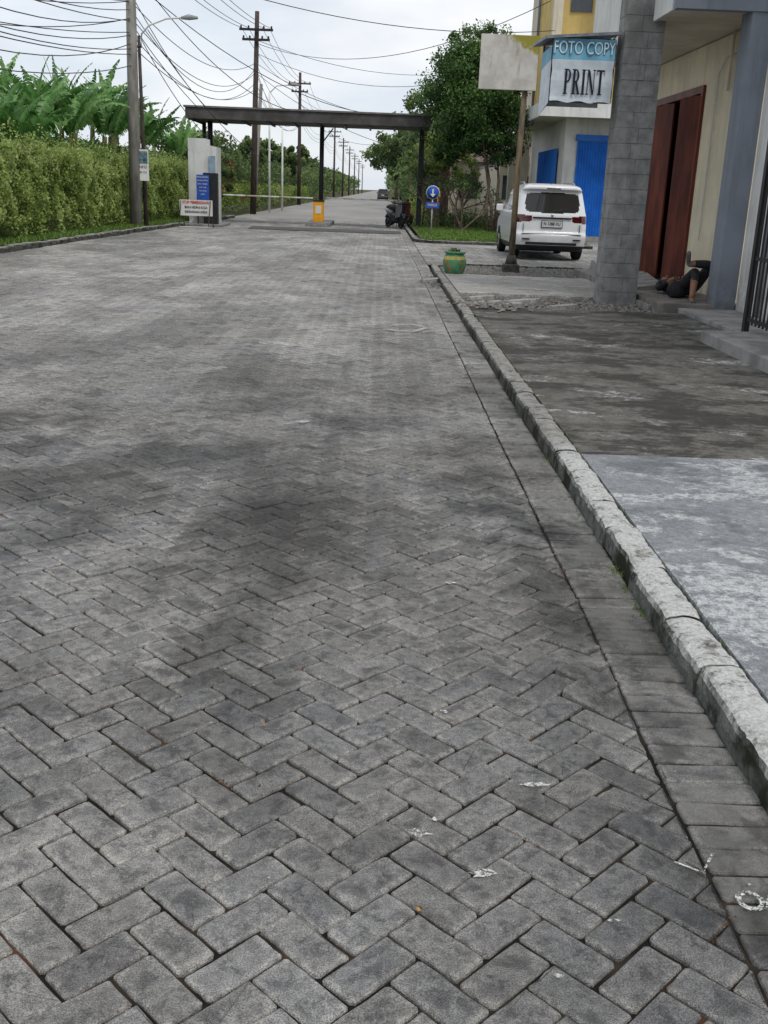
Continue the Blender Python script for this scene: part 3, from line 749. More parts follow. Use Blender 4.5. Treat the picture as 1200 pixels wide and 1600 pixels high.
    B('bumper_lip',-.60,.60,-.01,.05,.36,.42,M_trim,.01)
    for sx in (-1,1):
        B('reflector',sx*.60-.09,sx*.60+.09,.0,.03,.47,.50,M_tail)
        B('seam_side',sx*.665-.004,sx*.665+.004,.085,.12,.645,.84,M_trim,.001)
        B('mirror',sx*.90-.09,sx*.90+.09,3.1,3.22,1.05,1.22,paint,.03)
        tube('roof_rail',[TT((sx*.6,.8,1.70)),TT((sx*.6,1.0,1.76)),TT((sx*.6,2.6,1.76)),TT((sx*.6,2.8,1.70))],.014,M_chrome,G,8)
    B('bumper_groove',-.70,.70,.015,.05,.604,.612,M_trim,.001)
    B('high_brake_lamp',-.16,.16,.185,.2,1.615,1.635,M_tail,.002)
    tube('rear_wiper',[TT((.0,.13,1.08)),TT((.02,.14,1.12)),TT((.38,.165,1.17))],.008,M_trim,G,6)
    tube('badge_stand_in',[TT((0,.075,1.03)),TT((0,.115,1.03))],.028,M_chrome,G,8)
    tube('antenna',[TT((0,.6,1.72)),TT((0,.5,1.86))],.006,M_trim,G,6)
    if plate:
        text('plate_text',plate,(ox,oy+.050,.836),.105,M_trim,G,sx=.80,off=.001)
    return G
mv(car('parked_minivan',3.99,24.8,M_cwhite,'N 1388 XU'),3.99,24.8)
car('distant_car',.45,165,M_cdark)

# ---------------------------------------------------------------- background shops (right)
bs=group('corner_shop')
box('wall_front',6.0,13,36.0,36.2,.12,4.1,M_wwall,bs); box('wall_side',6.0,6.2,36.2,44,.12,4.1,M_wwall,bs)
box('base',5.6,13,35.2,44.2,-.05,.13,M_conc,bs)
def shutter(name,x0,x1,y,z0,z1,parent,side=False):
    V=[];F=[];n=int((x1-x0)/.09)
    for i in range(n*2+1):
        u=x0+(x1-x0)*i/(n*2); d=.045 if i%2 else 0
        p=(u,y-d) if not side else (y-d,u); V+=[(*p,z0),(*p,z1)]
    for i in range(n*2): F.append((2*i,2*i+2,2*i+3,2*i+1))
    mesh(name,V,F,M_blue,parent)
shutter('shutter_front',6.42,9.6,35.95,.14,3.15,bs); shutter('shutter_side',37.0,41.2,5.95,.14,2.95,bs,True)
box('shutter_box',6.36,9.7,35.86,35.98,3.17,3.36,M_blue,bs)
box('awning',5.0,13,34.6,44.4,3.85,4.15,M_peach,bs,.02); box('awning_edge',4.96,13,34.54,34.598,3.80,4.22,M_wwall,bs)
box('awning_edge_side',4.90,4.958,34.54,44.4,3.80,4.22,M_wwall,bs)
mv(bs,6,36)
yb=group('yellow_building')
box('upper_wall',5.5,13,37,40.5,4.151,11,M_yellow,yb); box('pilaster_pale',5.4,5.72,36.7,36.99,4.151,11,M_peach,yb); 
box('rear_wing',5.62,13,40.51,43.5,4.151,10.2,M_peach,yb)
box('band',5.5,13,36.8,36.99,6.0,6.3,M_wwall,yb)
box('bay',6.9,8.6,35.7,36.99,6.6,11,M_wwall,yb)
box('window_frame',7.1,8.4,35.63,35.70,7.1,9.2,M_peach,yb); box('window_pane',7.18,7.72,35.60,35.63,7.2,9.1,simple('sky_glass',(.25,.38,.5),(.2,.3,.42),rough=.1),yb); box('window_pane_b',7.8,8.32,35.60,35.63,7.2,9.1,M_glassd,yb)
for z in (4.7,5.1): box('sill',5.9,6.8,36.9,36.99,z,z+.06,M_peach,yb)
box('louvre_window',6.0,6.7,36.93,36.99,7.2,8.6,M_glassd,yb)
tube('downpipe',[(5.42,40.2,4.2),(5.42,40.2,11)],.05,M_greyblue,yb,8)
tube('stay_cable',[(5.6,36.6,8.9),(7.9,34.4,10.2)],.03,M_white,yb,6)
mv(yb,6,36)
hs=group('low_house')
box('wall',3.4,11,56,64,0,3.0,M_peach,hs); mesh('roof',[(3.0,55.3,3.0),(11.6,55.3,3.0),(11.0,60,4.0),(3.8,60,4.0),(3.0,64.6,3.0),(11.6,64.6,3.0)],[(0,1,2,3),(3,2,5,4),(0,3,4),(1,5,2)],simple('roof_tile',(.18,.12,.10),(.10,.07,.06),scale=3),hs)
for x in (4.0,5.6,7.4): box('window',x,x+1,55.95,56.0,1.2,2.4,M_glassd,hs)
mv(hs,4,56)
bw=group('boundary_wall'); box('wall_panel',4.9,5.05,45,60,0,2.6,M_peach,bw); box('wall_cap',4.86,5.09,44.95,60,2.601,2.68,M_conc,bw)
box('gable_wall',5.2,6.0,44.5,44.7,0,3.4,M_peach,bw)
mv(bw,5,45)

# ---------------------------------------------------------------- gate complex
gc=group('gate_canopy')
box('canopy_slab',-8.1,2.0,45,48,4.12,4.55,M_roof,gc,.01)
box('canopy_trim',-8.16,2.06,44.93,48.07,4.552,4.62,simple('canopy_trim',(.17,.16,.15)),gc)
for i in range(10): box('underside_rib',-7.9+i*1.05,-7.82+i*1.05,45.05,47.95,4.05,4.118,M_dark,gc)
tube('post_centre',[(-2.58,47.0,0),(-2.58,47.0,4.1)],.10,M_dark,gc,10)
box('post_right',1.62,1.84,47.0,47.3,0,4.1,M_dark,gc)
tube('post_left',[(-7.3,46.4,3.1),(-7.3,46.4,4.1)],.11,M_dark,gc,8); tube('post_left_b',[(-7.75,47.6,0),(-7.75,47.6,4.1)],.09,M_dark,gc,8)
tube('brace',[(-2.1,47.0,4.05),(-2.52,47.0,3.5)],.03,M_iron,gc,6)
box('gate_island',-3.15,-2.1,45.6,50,.0,.16,M_conc,None,.02)
gp=group('gate_guardhouse')
mesh('tower_wall',[(-8.95,50.0,0.1),(-7.65,50.0,0.1),(-7.65,51.4,0.1),(-8.95,51.4,0.1),(-8.95,50.0,3.85),(-8.15,50.0,3.85),(-8.15,51.4,3.85),(-8.95,51.4,3.85),(-8.15,50.0,3.6),(-7.65,50.0,3.5),(-7.65,51.4,3.5),(-8.15,51.4,3.6)],
 [(0,1,9,8,5,4),(1,2,10,9),(2,3,7,6,11,10),(3,0,4,7),(4,5,6,7),(5,8,11,6),(8,9,10,11)],M_wwall,gp)
box('window_slot',-8.0,-7.7,49.93,49.99,2.1,3.1,simple('pale_blue_glass',(.3,.4,.5),rough=.3),gp)
box('dark_panel',-8.20,-7.55,49.5,49.9,.1,2.35,M_dark,gp,.01)
mv(gp,-8.3,50)
gf=box('gate_island',-9.2,-7.3,49.0,52,.0,.1,M_conc,None,.02); mv(gf,-8.3,50)
nb=group('notice_board')
YN=49.0
box('panel',-8.42,-7.85,YN,YN+.06,1.15,2.25,M_bluep,nb)
text('title','PENGUMUMAN',(-8.135,YN-.015,2.15),.10,M_white,nb,sx=.75)
for i,s in enumerate(('JAM BUKA PORTAL','SENIN - MINGGU','05.00 - 22.00','TAMU WAJIB','LAPOR')): text('line',s,(-8.135,YN-.015,2.0-.15*i),.085,M_white,nb,sx=.7)
box('leg_a',-8.4,-8.35,YN+.01,YN+.05,.1,1.15,M_dark,nb); box('leg_b',-7.92,-7.87,YN+.01,YN+.05,.1,1.15,M_dark,nb)
mv(nb,-8.1,YN)
ss=group('inspection_sign')
Y=46.4
box('panel',-8.72,-7.30,Y,Y+.04,.52,1.18,M_white,ss)
text('line_red','STOP PEMERIKSAAN',(-8.01,Y-.012,1.07),.165,M_red,ss,sx=.78,off=.004)
text('line_a','BUKA HELM & KACA',(-8.01,Y-.012,.87),.14,M_txtd,ss,sx=.75,off=.003)
text('line_b','KENDARAAN ANDA',(-8.01,Y-.012,.68),.14,M_txtd,ss,sx=.75,off=.003)
for x in (-8.65,-7.38):
    tube('leg',[(x,Y-.02,1.15),(x-.05,Y-.35,.03)],.02,M_iron,ss,6); tube('leg_back',[(x,Y+.06,1.15),(x+.05,Y+.4,.03)],.02,M_iron,ss,6)
tube('foot_bar',[(-8.7,Y-.35,.06),(-7.4,Y-.35,.06)],.018,M_white,ss,6)
mv(ss,-8.0,Y)
bg=group('barrier_gate')
box('cabinet',-3.14,-2.66,49.55,49.95,.17,1.08,M_orange,bg,.02); box('cabinet_cap',-3.17,-2.63,49.52,49.98,1.081,1.15,M_dark,bg,.01)
box('cabinet_label',-3.03,-2.77,49.53,49.548,.55,.9,M_white,bg)
M_cream2=simple('boom_cream',(.55,.48,.36),rough=.6)
for i in range(8):
    a=-3.15-i*.52; tube('boom',[(a,49.5,1.22),(a-.52,49.5,1.22)],.035,M_cream2 if i%3==2 else M_white,bg,8)
    a=-2.6+i*.42; tube('boom',[(a,50.2,1.24),(a+.42,50.2,1.25)],.03,M_cream2 if i%3==2 else M_white,bg,8)
tube('boom_rest',[(.75,50.2,.0),(.75,50.2,1.2)],.03,M_white,bg,8)
mv(bg,-2.9,49.7)
gb=group('guard_booth'); box('booth_wall',1.9,3.3,52.5,54.5,.1,2.9,M_brownwall,gb); box('booth_window',2.1,2.7,52.44,52.49,1.2,2.1,M_glassd,gb); box('booth_base',1.85,3.35,52.4,54.6,0,.14,M_conc,gb); box('booth_roof',1.7,3.6,52.2,54.8,2.901,3.05,M_roof,gb)
box('booth_stripe',2.75,2.9,52.44,52.49,.9,1.7,M_orange,gb)
mv(gb,2.5,52.5)
rs=group('traffic_sign')
tube('post',[(1.98,41.5,.08),(1.98,41.5,1.75)],.025,M_white,rs,8)
tube('disc_rim',[(1.98,41.46,1.5),(1.98,41.452,1.5)],.26,M_white,rs,28); tube('disc',[(1.98,41.45,1.5),(1.98,41.445,1.5)],.24,M_bluep,rs,28)
mesh('arrow',[(1.95,41.43,1.62),(2.01,41.43,1.62),(2.01,41.43,1.45),(2.09,41.43,1.45),(1.98,41.43,1.33),(1.87,41.43,1.45),(1.95,41.43,1.45)],[(0,6,5,4,3,2,1)],M_white,rs)
box('plate_blue',1.72,2.24,41.42,41.46,.92,1.14,M_bluep,rs); text('plate_word','PARKIR',(1.98,41.40,1.03),.14,M_white,rs,sx=.8)
tube('base_disc',[(1.98,41.5,.09),(1.98,41.5,.14)],.2,M_dark,rs,14)
mv(rs,1.98,41.5)
def motorbike(ox,oy,ang,paint):
    """step-through scooter: wheels, mudguards, leg shield, footboard, under-seat body, seat, bars, lamp, mirrors"""
    G=group('parked_motorbike')
    for wy in (0,1.25):
        pts=[(0,wy+.23*math.cos(t),.27+.23*math.sin(t)) for t in np.linspace(0,2*math.pi,22)]; tube('tyre',pts,.055,M_black,G,8,False)
        tube('wheel_disc',[(-.03,wy,.27),(.03,wy,.27)],.16,M_dark,G,16)
        pts=[(0,wy+.31*math.cos(t),.27+.31*math.sin(t)) for t in np.linspace(.5,2.7,9)]; tube('mudguard',pts,.065,paint,G,8)
    tube('fork',[(0,0,.29),(0,.2,.80)],.05,M_dark,G,8)
    mesh('leg_shield',[(-.20,.18,.42),(.20,.18,.42),(.24,.20,.95),(-.24,.20,.95),(-.16,.34,.42),(.16,.34,.42),(.14,.34,.98),(-.14,.34,.98),(0,.06,.5),(0,.08,.98)],
      [(0,8,9,3),(8,1,2,9),(1,5,6,2),(4,0,3,7),(5,4,7,6),(3,9,2,6,7),(0,4,5,1,8)],paint,G)
    tube('footboard',[(0,.3,.36),(0,.62,.34)],[.15,.16],M_dark,G,10)
    tube('rear_body',[(0,.58,.45),(0,.8,.55),(0,1.15,.66),(0,1.62,.80)],[.17,.20,.19,.07],paint,G,12)
    tube('engine',[(.05,.75,.32),(.08,1.2,.30)],[.12,.10],M_dark,G,10)
    tube('seat',[(0,.60,.74),(0,.95,.78),(0,1.35,.84),(0,1.55,.86)],[.09,.14,.12,.05],M_black,G,10)
    tube('handlebar',[(-.34,.34,1.02),(-.1,.24,1.04),(.1,.24,1.04),(.34,.34,1.02)],.025,M_black,G,8)
    tube('headlamp',[(0,.10,1.0),(0,.26,1.04)],[.07,.13],paint,G,12)
    tube('number_plate',[(0,-.03,.62),(0,-.02,.62)],.08,M_black,G,4)
    tube('exhaust',[(.16,.85,.28),(.18,1.5,.36)],[.035,.06],M_chrome,G,8); tube('stand',[(-.05,.8,.3),(-.22,.8,.0)],.018,M_dark,G,6)
    for sx in (-1,1): tube('mirror_stem',[(sx*.26,.3,1.03),(sx*.32,.30,1.20)],.01,M_dark,G,6); tube('mirror',[(sx*.36,.29,1.22),(sx*.36,.32,1.22)],.06,M_dark,G,10)
    G.location=(ox,oy,.02); G.rotation_euler=(0,.08,ang)
motorbike(.95,46.6,.45,M_cdark); motorbike(1.35,49.4,.7,simple('maroon',(.10,.02,.02),rough=.35))

# ---------------------------------------------------------------- poles, lamp, wires
def pole(name,x,y,h,r,mat,arms=(),lean=(0,0)):
    s=S(x); x,y=T(x,y); h*=s; r*=.9
    G=group(name); tube('shaft',[(x,y,0),(x+lean[0]*.5,y,h*.5),(x+lean[0],y+lean[1],h)],[r,r*.85,r*.65],mat,G,12)
    for z,w in arms:
        z*=s; w*=s
        xc=x+lean[0]*z/h; box('crossarm',xc-w,xc+w,y-.14-r,y-.03-r,z,z+.12,M_dark,G)
        for t in (-.9,-.45,.45,.9):
            lathe('insulator',[(.03,0),(.06,.03),(.04,.07),(.06,.1),(.02,.14)],(xc+w*t,y-.09-r,z+.12),M_brownwall,G,8)
    return G
pole('utility_pole',-10.1,44.1,12.5,.23,M_cpole,[(11.4,1.0)],(.12,0))
pole('utility_pole',-9.72,44.3,7.4,.085,M_iron,[],(-.05,0))
pole('utility_pole',-8.75,73.5,12.7,.20,M_iron,[(11.5,1.1),(10.9,.9)],(.25,0))
pole('utility_pole',-8.95,75.5,8.5,.16,M_cpole,[],(.45,0))
pole('utility_pole',-9.05,119,13.6,.20,M_iron,[(12.4,1.2),(11.6,.9)])
for i,y in enumerate((165,207,252,300,355,420,500)): pole('utility_pole',-9.1+.1*i,y,13,.2,M_iron,[(12,1.2),(11.2,1.0)])
pole('utility_pole',-7.9,86,6.5,.09,M_white)
sl=group('street_lamp')
tube('arm',[(-9.68,44.2,7.0),(-9.62,44.1,7.45),(-9.3,44.0,7.75),(-8.6,43.9,8.0),(-7.9,43.8,8.05)],.035,M_white,sl,8)
tube('luminaire',[(-8.0,43.8,8.03),(-7.7,43.78,8.07),(-7.35,43.75,8.05)],[.05,.11,.05],simple('lamp_housing',(.35,.36,.36)),sl,10)
tube('clamp',[(-10.0,44.2,7.0),(-9.66,44.2,7.0)],.05,M_dark,sl,8)
mv(sl,-9.9,44.2)
sl2=group('street_lamp')
tube('mast',[(-8.2,79,0),(-8.2,79,8.3)],[.09,.06],M_white,sl2,8); tube('arm',[(-8.2,79,8.2),(-7.7,79,8.7),(-6.6,79,8.8)],.04,M_white,sl2,8); tube('luminaire',[(-6.9,79,8.8),(-6.4,79,8.83),(-6.0,79,8.8)],[.05,.12,.05],M_conc,sl2,8)
mv(sl2,-8.2,79)
# poster board strapped to the iron pole
pp=group('pole_poster'); box('sheet',-9.90,-9.42,43.70,43.73,1.95,3.15,M_white,pp); box('picture',-9.86,-9.46,43.68,43.698,2.62,3.08,simple('poster_dark',(.03,.09,.14),(.20,.25,.26),scale=9),pp)
text('poster_text','INFO',(-9.66,43.68,2.48),.15,M_txtd,pp); text('poster_text_b','085 733',(-9.66,43.68,2.28),.10,M_txtd,pp)
for z in (2.2,2.9): box('strap',-9.80,-9.60,43.735,44.2,z,z+.03,M_dark,pp)
mv(pp,-9.7,43.9)

cab=bpy.data.curves.new('overhead_cables','CURVE'); cab.dimensions='3D'; cab.bevel_depth=.014; cab.bevel_resolution=1; cab.materials.append(M_dark)
def wire(a,b,sag,n=18):
    def C3(p): s=S(p[0]); X,Y=T(p[0],p[1]); return (X,Y,p[2]*s)
    a=C3(a);b=C3(b);sag*=.85
    s=cab.splines.new('POLY'); s.points.add(n)
    for i in range(n+1):
        t=i/n; p=[a[k]+(b[k]-a[k])*t for k in range(3)]; p[2]-=4*sag*t*(1-t); s.points[i].co=(*p,1)
P0=(-10.0,44.1);P1=(-8.55,73.5);P2=(-9.05,119)
pre=(-12.2,8)
for z,dz,s in ((11.4,0,1.2),(8.6,.3,1.3),(8.3,.5,1.5),(7.9,0,1.0),(7.4,.3,1.6),(6.9,.2,1.2),(6.7,-.4,.9),(6.3,-.6,1.3),(8.0,.8,1.9),(7.1,.5,2.0)):
    wire((*pre,z+dz),(*P0,z),s); 
for z,s in ((9.2,.6),(8.6,1.3),(8.0,1.6),(7.5,1.0)): wire((-20,20,z+1.2),(*P0,z),s)
for x in (-.9,-.45,.45,.9): wire((P0[0]+x,44,11.6),(P1[0]+x,73.4,11.7),.5); wire((P1[0]+x,73.4,11.7),(P2[0]+x,119,12.6),.8)
for z,s in ((8.6,1.2),(8.0,1.5),(7.4,1.6),(7.0,1.2),(8.3,2.1)): wire((*P0,z),(*P1,z+1.0),s); wire((*P1,z+1.0),(*P2,z+1.2),s*1.1)
ys=[119,165,207,252,300,355,420,500]
for i in range(len(ys)-1):
    for x,z in ((-1,12.2),(1,12.2),(.5,11.4),(-.5,11.4),(0,9.6),(0,9.0),(0,8.6)): wire((-9.05+x+.1*i,ys[i],z+(.3 if i==0 else 0)),(-9.0+x+.1*i,ys[i+1],z),.9)
wire((*P0,10.2),(5.5,36.8,6.6),.9); wire((*P0,9.4),(1.9,49.5,4.9),1.6); wire((*P0,8.9),(-8.1,49.9,5.2),.3); wire((*P0,7.8),(-8.6,51,5.2),.15)
wire((*P0,9.9),(-2.8,50.6,5.0),1.5); wire((*P0,10.6),(7,38,9.5),1.4)
wire((*P1,10.8),(5.4,37.5,7.6),1.6); wire((*P1,9.6),(3.4,55,5.0),1.2); wire((*P1,9.0),(2.6,53,3.2),.9); wire((*P1,11),(9,62,9),2.0); wire((*P2,11),(6,70,6.5),2.2); wire((*P2,10),(3,70,5.5),2.4);wire((*P1,10.2),(8,50,8),2.4)
wire((-9.7,44.3,7.3),(-8.0,49.5,3.9),.3); wire((-9.4,44.2,7.6),(-6.2,63,3),.8)
wire((5.6,36.6,5.2),(3.2,15.3,3.75),.5); wire((5.6,36.6,5.0),(2.9,15.4,3.6),.8); wire((5.6,36.6,8.2),(3.4,15.3,5.2),.5)
link(bpy.data.objects.new('overhead_cables',cab))

# ---------------------------------------------------------------- vegetation
def nz(x,y,z,s=1): return mnoise.noise((x*s,y*s,z*s))
hd=group('vine_hedge')
C=[];val=[]
hx=([16,35,52],[-8.85,-8.65,-8.15])
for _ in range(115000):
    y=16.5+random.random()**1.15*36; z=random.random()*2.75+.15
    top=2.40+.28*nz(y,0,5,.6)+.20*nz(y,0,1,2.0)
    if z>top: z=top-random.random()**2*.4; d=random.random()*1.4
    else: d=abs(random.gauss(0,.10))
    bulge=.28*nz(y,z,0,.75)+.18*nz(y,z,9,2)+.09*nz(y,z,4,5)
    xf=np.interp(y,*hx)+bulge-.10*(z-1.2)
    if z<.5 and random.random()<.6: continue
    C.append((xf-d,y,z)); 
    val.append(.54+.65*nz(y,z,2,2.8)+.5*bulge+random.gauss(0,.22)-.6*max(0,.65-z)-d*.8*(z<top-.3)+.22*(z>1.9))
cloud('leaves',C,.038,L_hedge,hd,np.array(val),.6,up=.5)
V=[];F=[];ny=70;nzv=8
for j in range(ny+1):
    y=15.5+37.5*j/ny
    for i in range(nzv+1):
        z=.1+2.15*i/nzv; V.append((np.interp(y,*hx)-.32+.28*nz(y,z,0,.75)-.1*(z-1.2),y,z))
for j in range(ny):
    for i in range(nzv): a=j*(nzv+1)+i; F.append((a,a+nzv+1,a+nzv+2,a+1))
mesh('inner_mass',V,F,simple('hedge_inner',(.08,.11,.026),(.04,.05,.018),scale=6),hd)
C=[];val=[]
for _ in range(420):
    y=random.uniform(18,51); x=-9.1+random.gauss(0,.3); L=random.uniform(.15,.65)
    for k in range(9): C.append((x+random.gauss(0,.04)+k*.02,y+random.gauss(0,.04),2.3+L*k/9)); val.append(random.uniform(.4,1))
cloud('shoots',C,.040,L_hedge,hd,np.array(val))

M_stem=simple('banana_stem',(.16,.18,.06),(.10,.08,.04),scale=8)
def banana(x,y,h,nl=9):
    G=group('banana_plant'); tube('pseudostem',[(x,y,0),(x+.05,y,h*.35),(x+.1,y,h*.62)],[.16,.13,.08],M_stem,G,8)
    V=[];F=[];vals=[]
    for l in range(nl):
        az=2*math.pi*l/nl*1.618*2+random.random()*.8; L=h*random.uniform(.36,.54); e=math.radians(random.uniform(60,90)); drop=math.radians(random.uniform(25,110)); w=random.uniform(.15,.23)
        p=Vector((x+.1,y,h*.58)); d=Vector((math.cos(az),math.sin(az),0)); side=Vector((-math.sin(az),math.cos(az),0)); n=22; br=random.uniform(.05,.85); roll=random.gauss(0,.6)
        for i in range(n):
            t=i/n; t2=(i+1)/n; a1=e-drop*t**1.6
            q=p+(d*math.cos(a1)+Vector((0,0,1))*math.sin(a1))*L/n
            u1=d*-math.sin(a1)+Vector((0,0,1))*math.cos(a1)
            for s in (-1,1):
                if t<.14: ww=w2=.018
                else: ww=w*math.sin(math.pi*min(1,(t-.10)/.93)**.75)+.01; w2=w*math.sin(math.pi*min(1,(t2-.10)/.93)**.75)+.01
                dr=.20+.45*random.random(); sv=(side*math.cos(roll)+u1*math.sin(roll))*s
                tear=random.choice((0,.1,.25,.45)); ln=random.uniform(.85,1.08)
                b=len(V)
                V+=[p,q,q+sv*w2*ln-Vector((0,0,dr*w2))-(q-p)*tear,p+sv*ww*ln-Vector((0,0,dr*ww))+(q-p)*tear*.5]
                F.append((b,b+1,b+2,b+3)); v=br+random.gauss(0,.10); vals+=[v+.30,v+.30,v,v]
            p=q
    o=mesh('leaves',V,F,L_ban,G); at=o.data.attributes.new('lv','FLOAT','POINT'); at.data.foreach_set('value',np.clip(np.array(vals,np.float32),0,1))
for (x,y,h) in [(-13.2,33,4.5),(-14.5,35,4.9),(-12.9,37,5.0),(-14.6,39,5.5),(-13.0,41,5.7),(-14.2,44,6.5),(-12.8,45,6.2),(-13.6,47.5,6.8),(-12.6,50,6.3),(-14.8,50,6.9),(-13.5,54,6.5),(-12.5,57,6.0),(-16.5,42,5.9),(-16.5,47,6.8),(-17.5,37,5.2),(-12.3,30,4.2),(-15,31,4.6),(-11.9,63,5.6),(-12.6,70,5.8),
     (-12.4,34.5,4.7),(-12.6,39,5.3),(-12.3,42.5,5.7),(-12.1,47,6.1),(-15.5,45,6.4),(-15.3,36.5,5.2),(-12,53,6.1),(-14.0,57,6.8),(-13.8,31.5,4.5),(-18,43,6.2),(-18,50,7.2),(-12.6,59.5,6.2),(-13.3,43,6.2),(-12.2,49,6.3),(-13.8,51.5,7.0),(-12.9,52,6.4)]:
    X_,Y_=T(x,y); banana(X_,Y_,h*S(x)*1.0,random.randint(10,13))
C=[(-9.9+random.gauss(0,.4),random.uniform(20,56),1.2+random.random()*1.6) for _ in range(9000)]
cloud('undergrowth',C,.12,L_ban,None,rng.uniform(0,.45,9000),.4)

def tree(name,x,y,h,crown,leafm,n=14000,size=.07,tr=.09,trunks=3,seed=1,zbase=.1,clumps=70,lean=0,cr=.30,dx=0):
    s0=S(x); nx_,ny_=T(x,y)
    crown=[(nx_+(c[0]-x)*s0+dx,ny_+(c[1]-y)*s0,c[2]*s0,c[3]*s0,c[4]*s0,c[5]*s0) for c in crown]; x,y,h=nx_,ny_,h*s0
    G=group(name); R=random.Random(seed); cl=[]
    tot=sum(c[3]*c[4]*c[5] for c in crown)
    for c in crown:
        for _ in range(max(3,int(clumps*c[3]*c[4]*c[5]/tot))):
            d=Vector((R.gauss(0,1),R.gauss(0,1),R.gauss(0,1))).normalized()*(R.random()**.35)
            cl.append((Vector((c[0]+d.x*c[3],c[1]+d.y*c[4],c[2]+d.z*c[5])),R.uniform(.5,1.15)*min(c[3],c[5])*cr,R.uniform(-.25,.25)+d.z*.22))
    C=[];val=[]
    for _ in range(n):
        p,r,b=R.choice(cl); d=Vector((R.gauss(0,1),R.gauss(0,1),R.gauss(0,.8))).normalized()*r*(R.random()**.4)*R.choice((1,1,1,1.25))
        C.append(p+d); val.append(.44+b+.3*d.z/r+R.gauss(0,.16))
    cloud('foliage',[tuple(c) for c in C],size,leafm,G,np.array(val))
    base=Vector((x,y,zbase)); lo=min(c[2]-c[5] for c in crown)
    for k in range(trunks):
        o=Vector((R.gauss(0,.09),R.gauss(0,.09),0)); tgt=R.choice(cl)[0]; mid=Vector((x+lean+R.gauss(0,.15),y,max(lo*.8,h*.2))); tip=Vector((x*.3+tgt.x*.7,y*.3+tgt.y*.7,min(tgt.z,h*.75)))
        tube('trunk',[base+o,base*.5+mid*.5+o+Vector((R.gauss(0,.04),0,0)),mid,mid.lerp(tip,.5)+Vector((R.gauss(0,.1),0,0)),tip],[tr,tr*.85,tr*.7,tr*.45,tr*.15],M_bark,G,8)
        for _ in range(6):
            t2=R.choice(cl)[0]; s=mid.lerp(tip,R.random()*.7); tube('limb',[s,s.lerp(t2,.5)+Vector((0,0,.1)),t2],[tr*.35,tr*.22,tr*.06],M_bark,G,6)
    return G
tree('round_tree',4.2,40,7.2,[(3.35,40,5.5,1.5,1.4,1.6),(3.9,40,4.7,1.6,1.6,1.9),(2.85,40,4.3,1.45,1.3,1.7),(4.35,40.2,3.6,1.0,1.1,1.2),(3.5,39.8,6.4,1.2,1.0,.9),(2.9,40.2,3.3,1.1,1.0,.9),(4.2,40,5.9,1.1,1.0,1.0),(2.7,40,5.3,1.0,1.0,1.0)],L_tree,58000,.064,.075,3,5,clumps=270,lean=-.2,cr=.36,dx=-.15)
tree('round_tree',6.4,48,8,[(5.4,49,6.0,1.6,1.5,1.5),(6.0,49,5.2,1.8,1.6,1.5)],L_back,7000,.09,.1,2,8,clumps=40)
tree('shrub_tree',2.6,46,4,[(2.2,46,3.0,1.2,1.0,.8),(3.0,46,2.6,1.1,1,.8)],L_lime,5000,.055,.05,3,6,clumps=45)
tree('shrub_tree',1.9,48,4,[(1.9,48,2.5,.7,.7,.7)],L_back,2500,.05,.04,2,16,clumps=25)
def frangi(x,y,h,seed):
    x,y=T(x,y); h*=1.08
    G=group('frangipani_shrub'); R=random.Random(seed); tips=[]
    def br(p,d,l,r,k):
        q=p+d*l; tube('branch',[p,p.lerp(q,.5)+Vector((R.gauss(0,.02),0,0)),q],[r,r*.85,r*.7],M_bark,G,6)
        if k==0: tips.append(q);return
        for _ in range(R.choice((2,3))): br(q,(d+Vector((R.gauss(0,.55),R.gauss(0,.55),R.gauss(.1,.2)))).normalized(),l*.72,r*.7,k-1)
    for _ in range(3): br(Vector((x,y,.1)),Vector((R.gauss(0,.45),R.gauss(0,.3),1)).normalized(),h*.36,.05,3)
    C=[];
    for t in tips:
        for _ in range(10): C.append(tuple(t+Vector((R.gauss(0,.09),R.gauss(0,.09),R.gauss(.03,.07)))))
    cloud('leaves',C,.07,L_tree,G,aspect=.35)
frangi(3.15,41,2.0,2); frangi(3.0,43,2.2,4); frangi(2.3,44,2.1,9)
C=[(random.gauss(3.8,.9),random.uniform(48,51),.15+abs(random.gauss(0,.3))) for _ in range(3500)]
cloud('low_shrub',C,.06,L_back)
C=[(random.uniform(1.6,2.3),random.uniform(51,66),.15+abs(random.gauss(0,.45))) for _ in range(2500)]
cloud('low_shrub',C,.06,L_lime)
def mass(name,xr,yr,hfun,n,size,m,seed=0,dx=1.2):
    C=[];val=[]
    for _ in range(n):
        y=yr[0]+(yr[1]-yr[0])*random.random()**1.5; x=random.uniform(*xr); h=hfun(x,y); z=h*(1-abs(random.gauss(0,.33)));
        if z<0: z=random.random()*h
        x+=dx*nz(y,z,seed,.3); C.append((x,y,z)); val.append(.4+.6*nz(y,z,seed+3,.7)+.25*(z/h-.5)+random.gauss(0,.17))
    return cloud(name,C,size,m,None,np.array(val))
mass('left_trees',(-10.6,-8.3),(51,165),lambda x,y:2.8+1.5*abs(nz(0,y,7,.11))*2+.5*nz(0,y,1,.6),34000,.125,L_back,2,1.0)
mass('left_hedge',(-8.8,-7.8),(53,120),lambda x,y:1.6+.3*nz(0,y,3,.6),16000,.085,L_lime,5,.4)
mass('distant_trees',(-20,-8.6),(150,440),lambda x,y:4.7+2.5*nz(x*.1,y,2,.05),16000,.36,L_back,9,1.6)
mass('distant_trees',(2.9,15),(80,500),lambda x,y:6.0+3.4*nz(x*.1,y,22,.05)+(1.0 if y<120 else 0),36000,.32,L_back,12,2)
mass('right_hedge',(2.4,3.9),(64,140),lambda x,y:1.7+.5*nz(0,y,3,.4),9000,.12,L_back,15,.4)
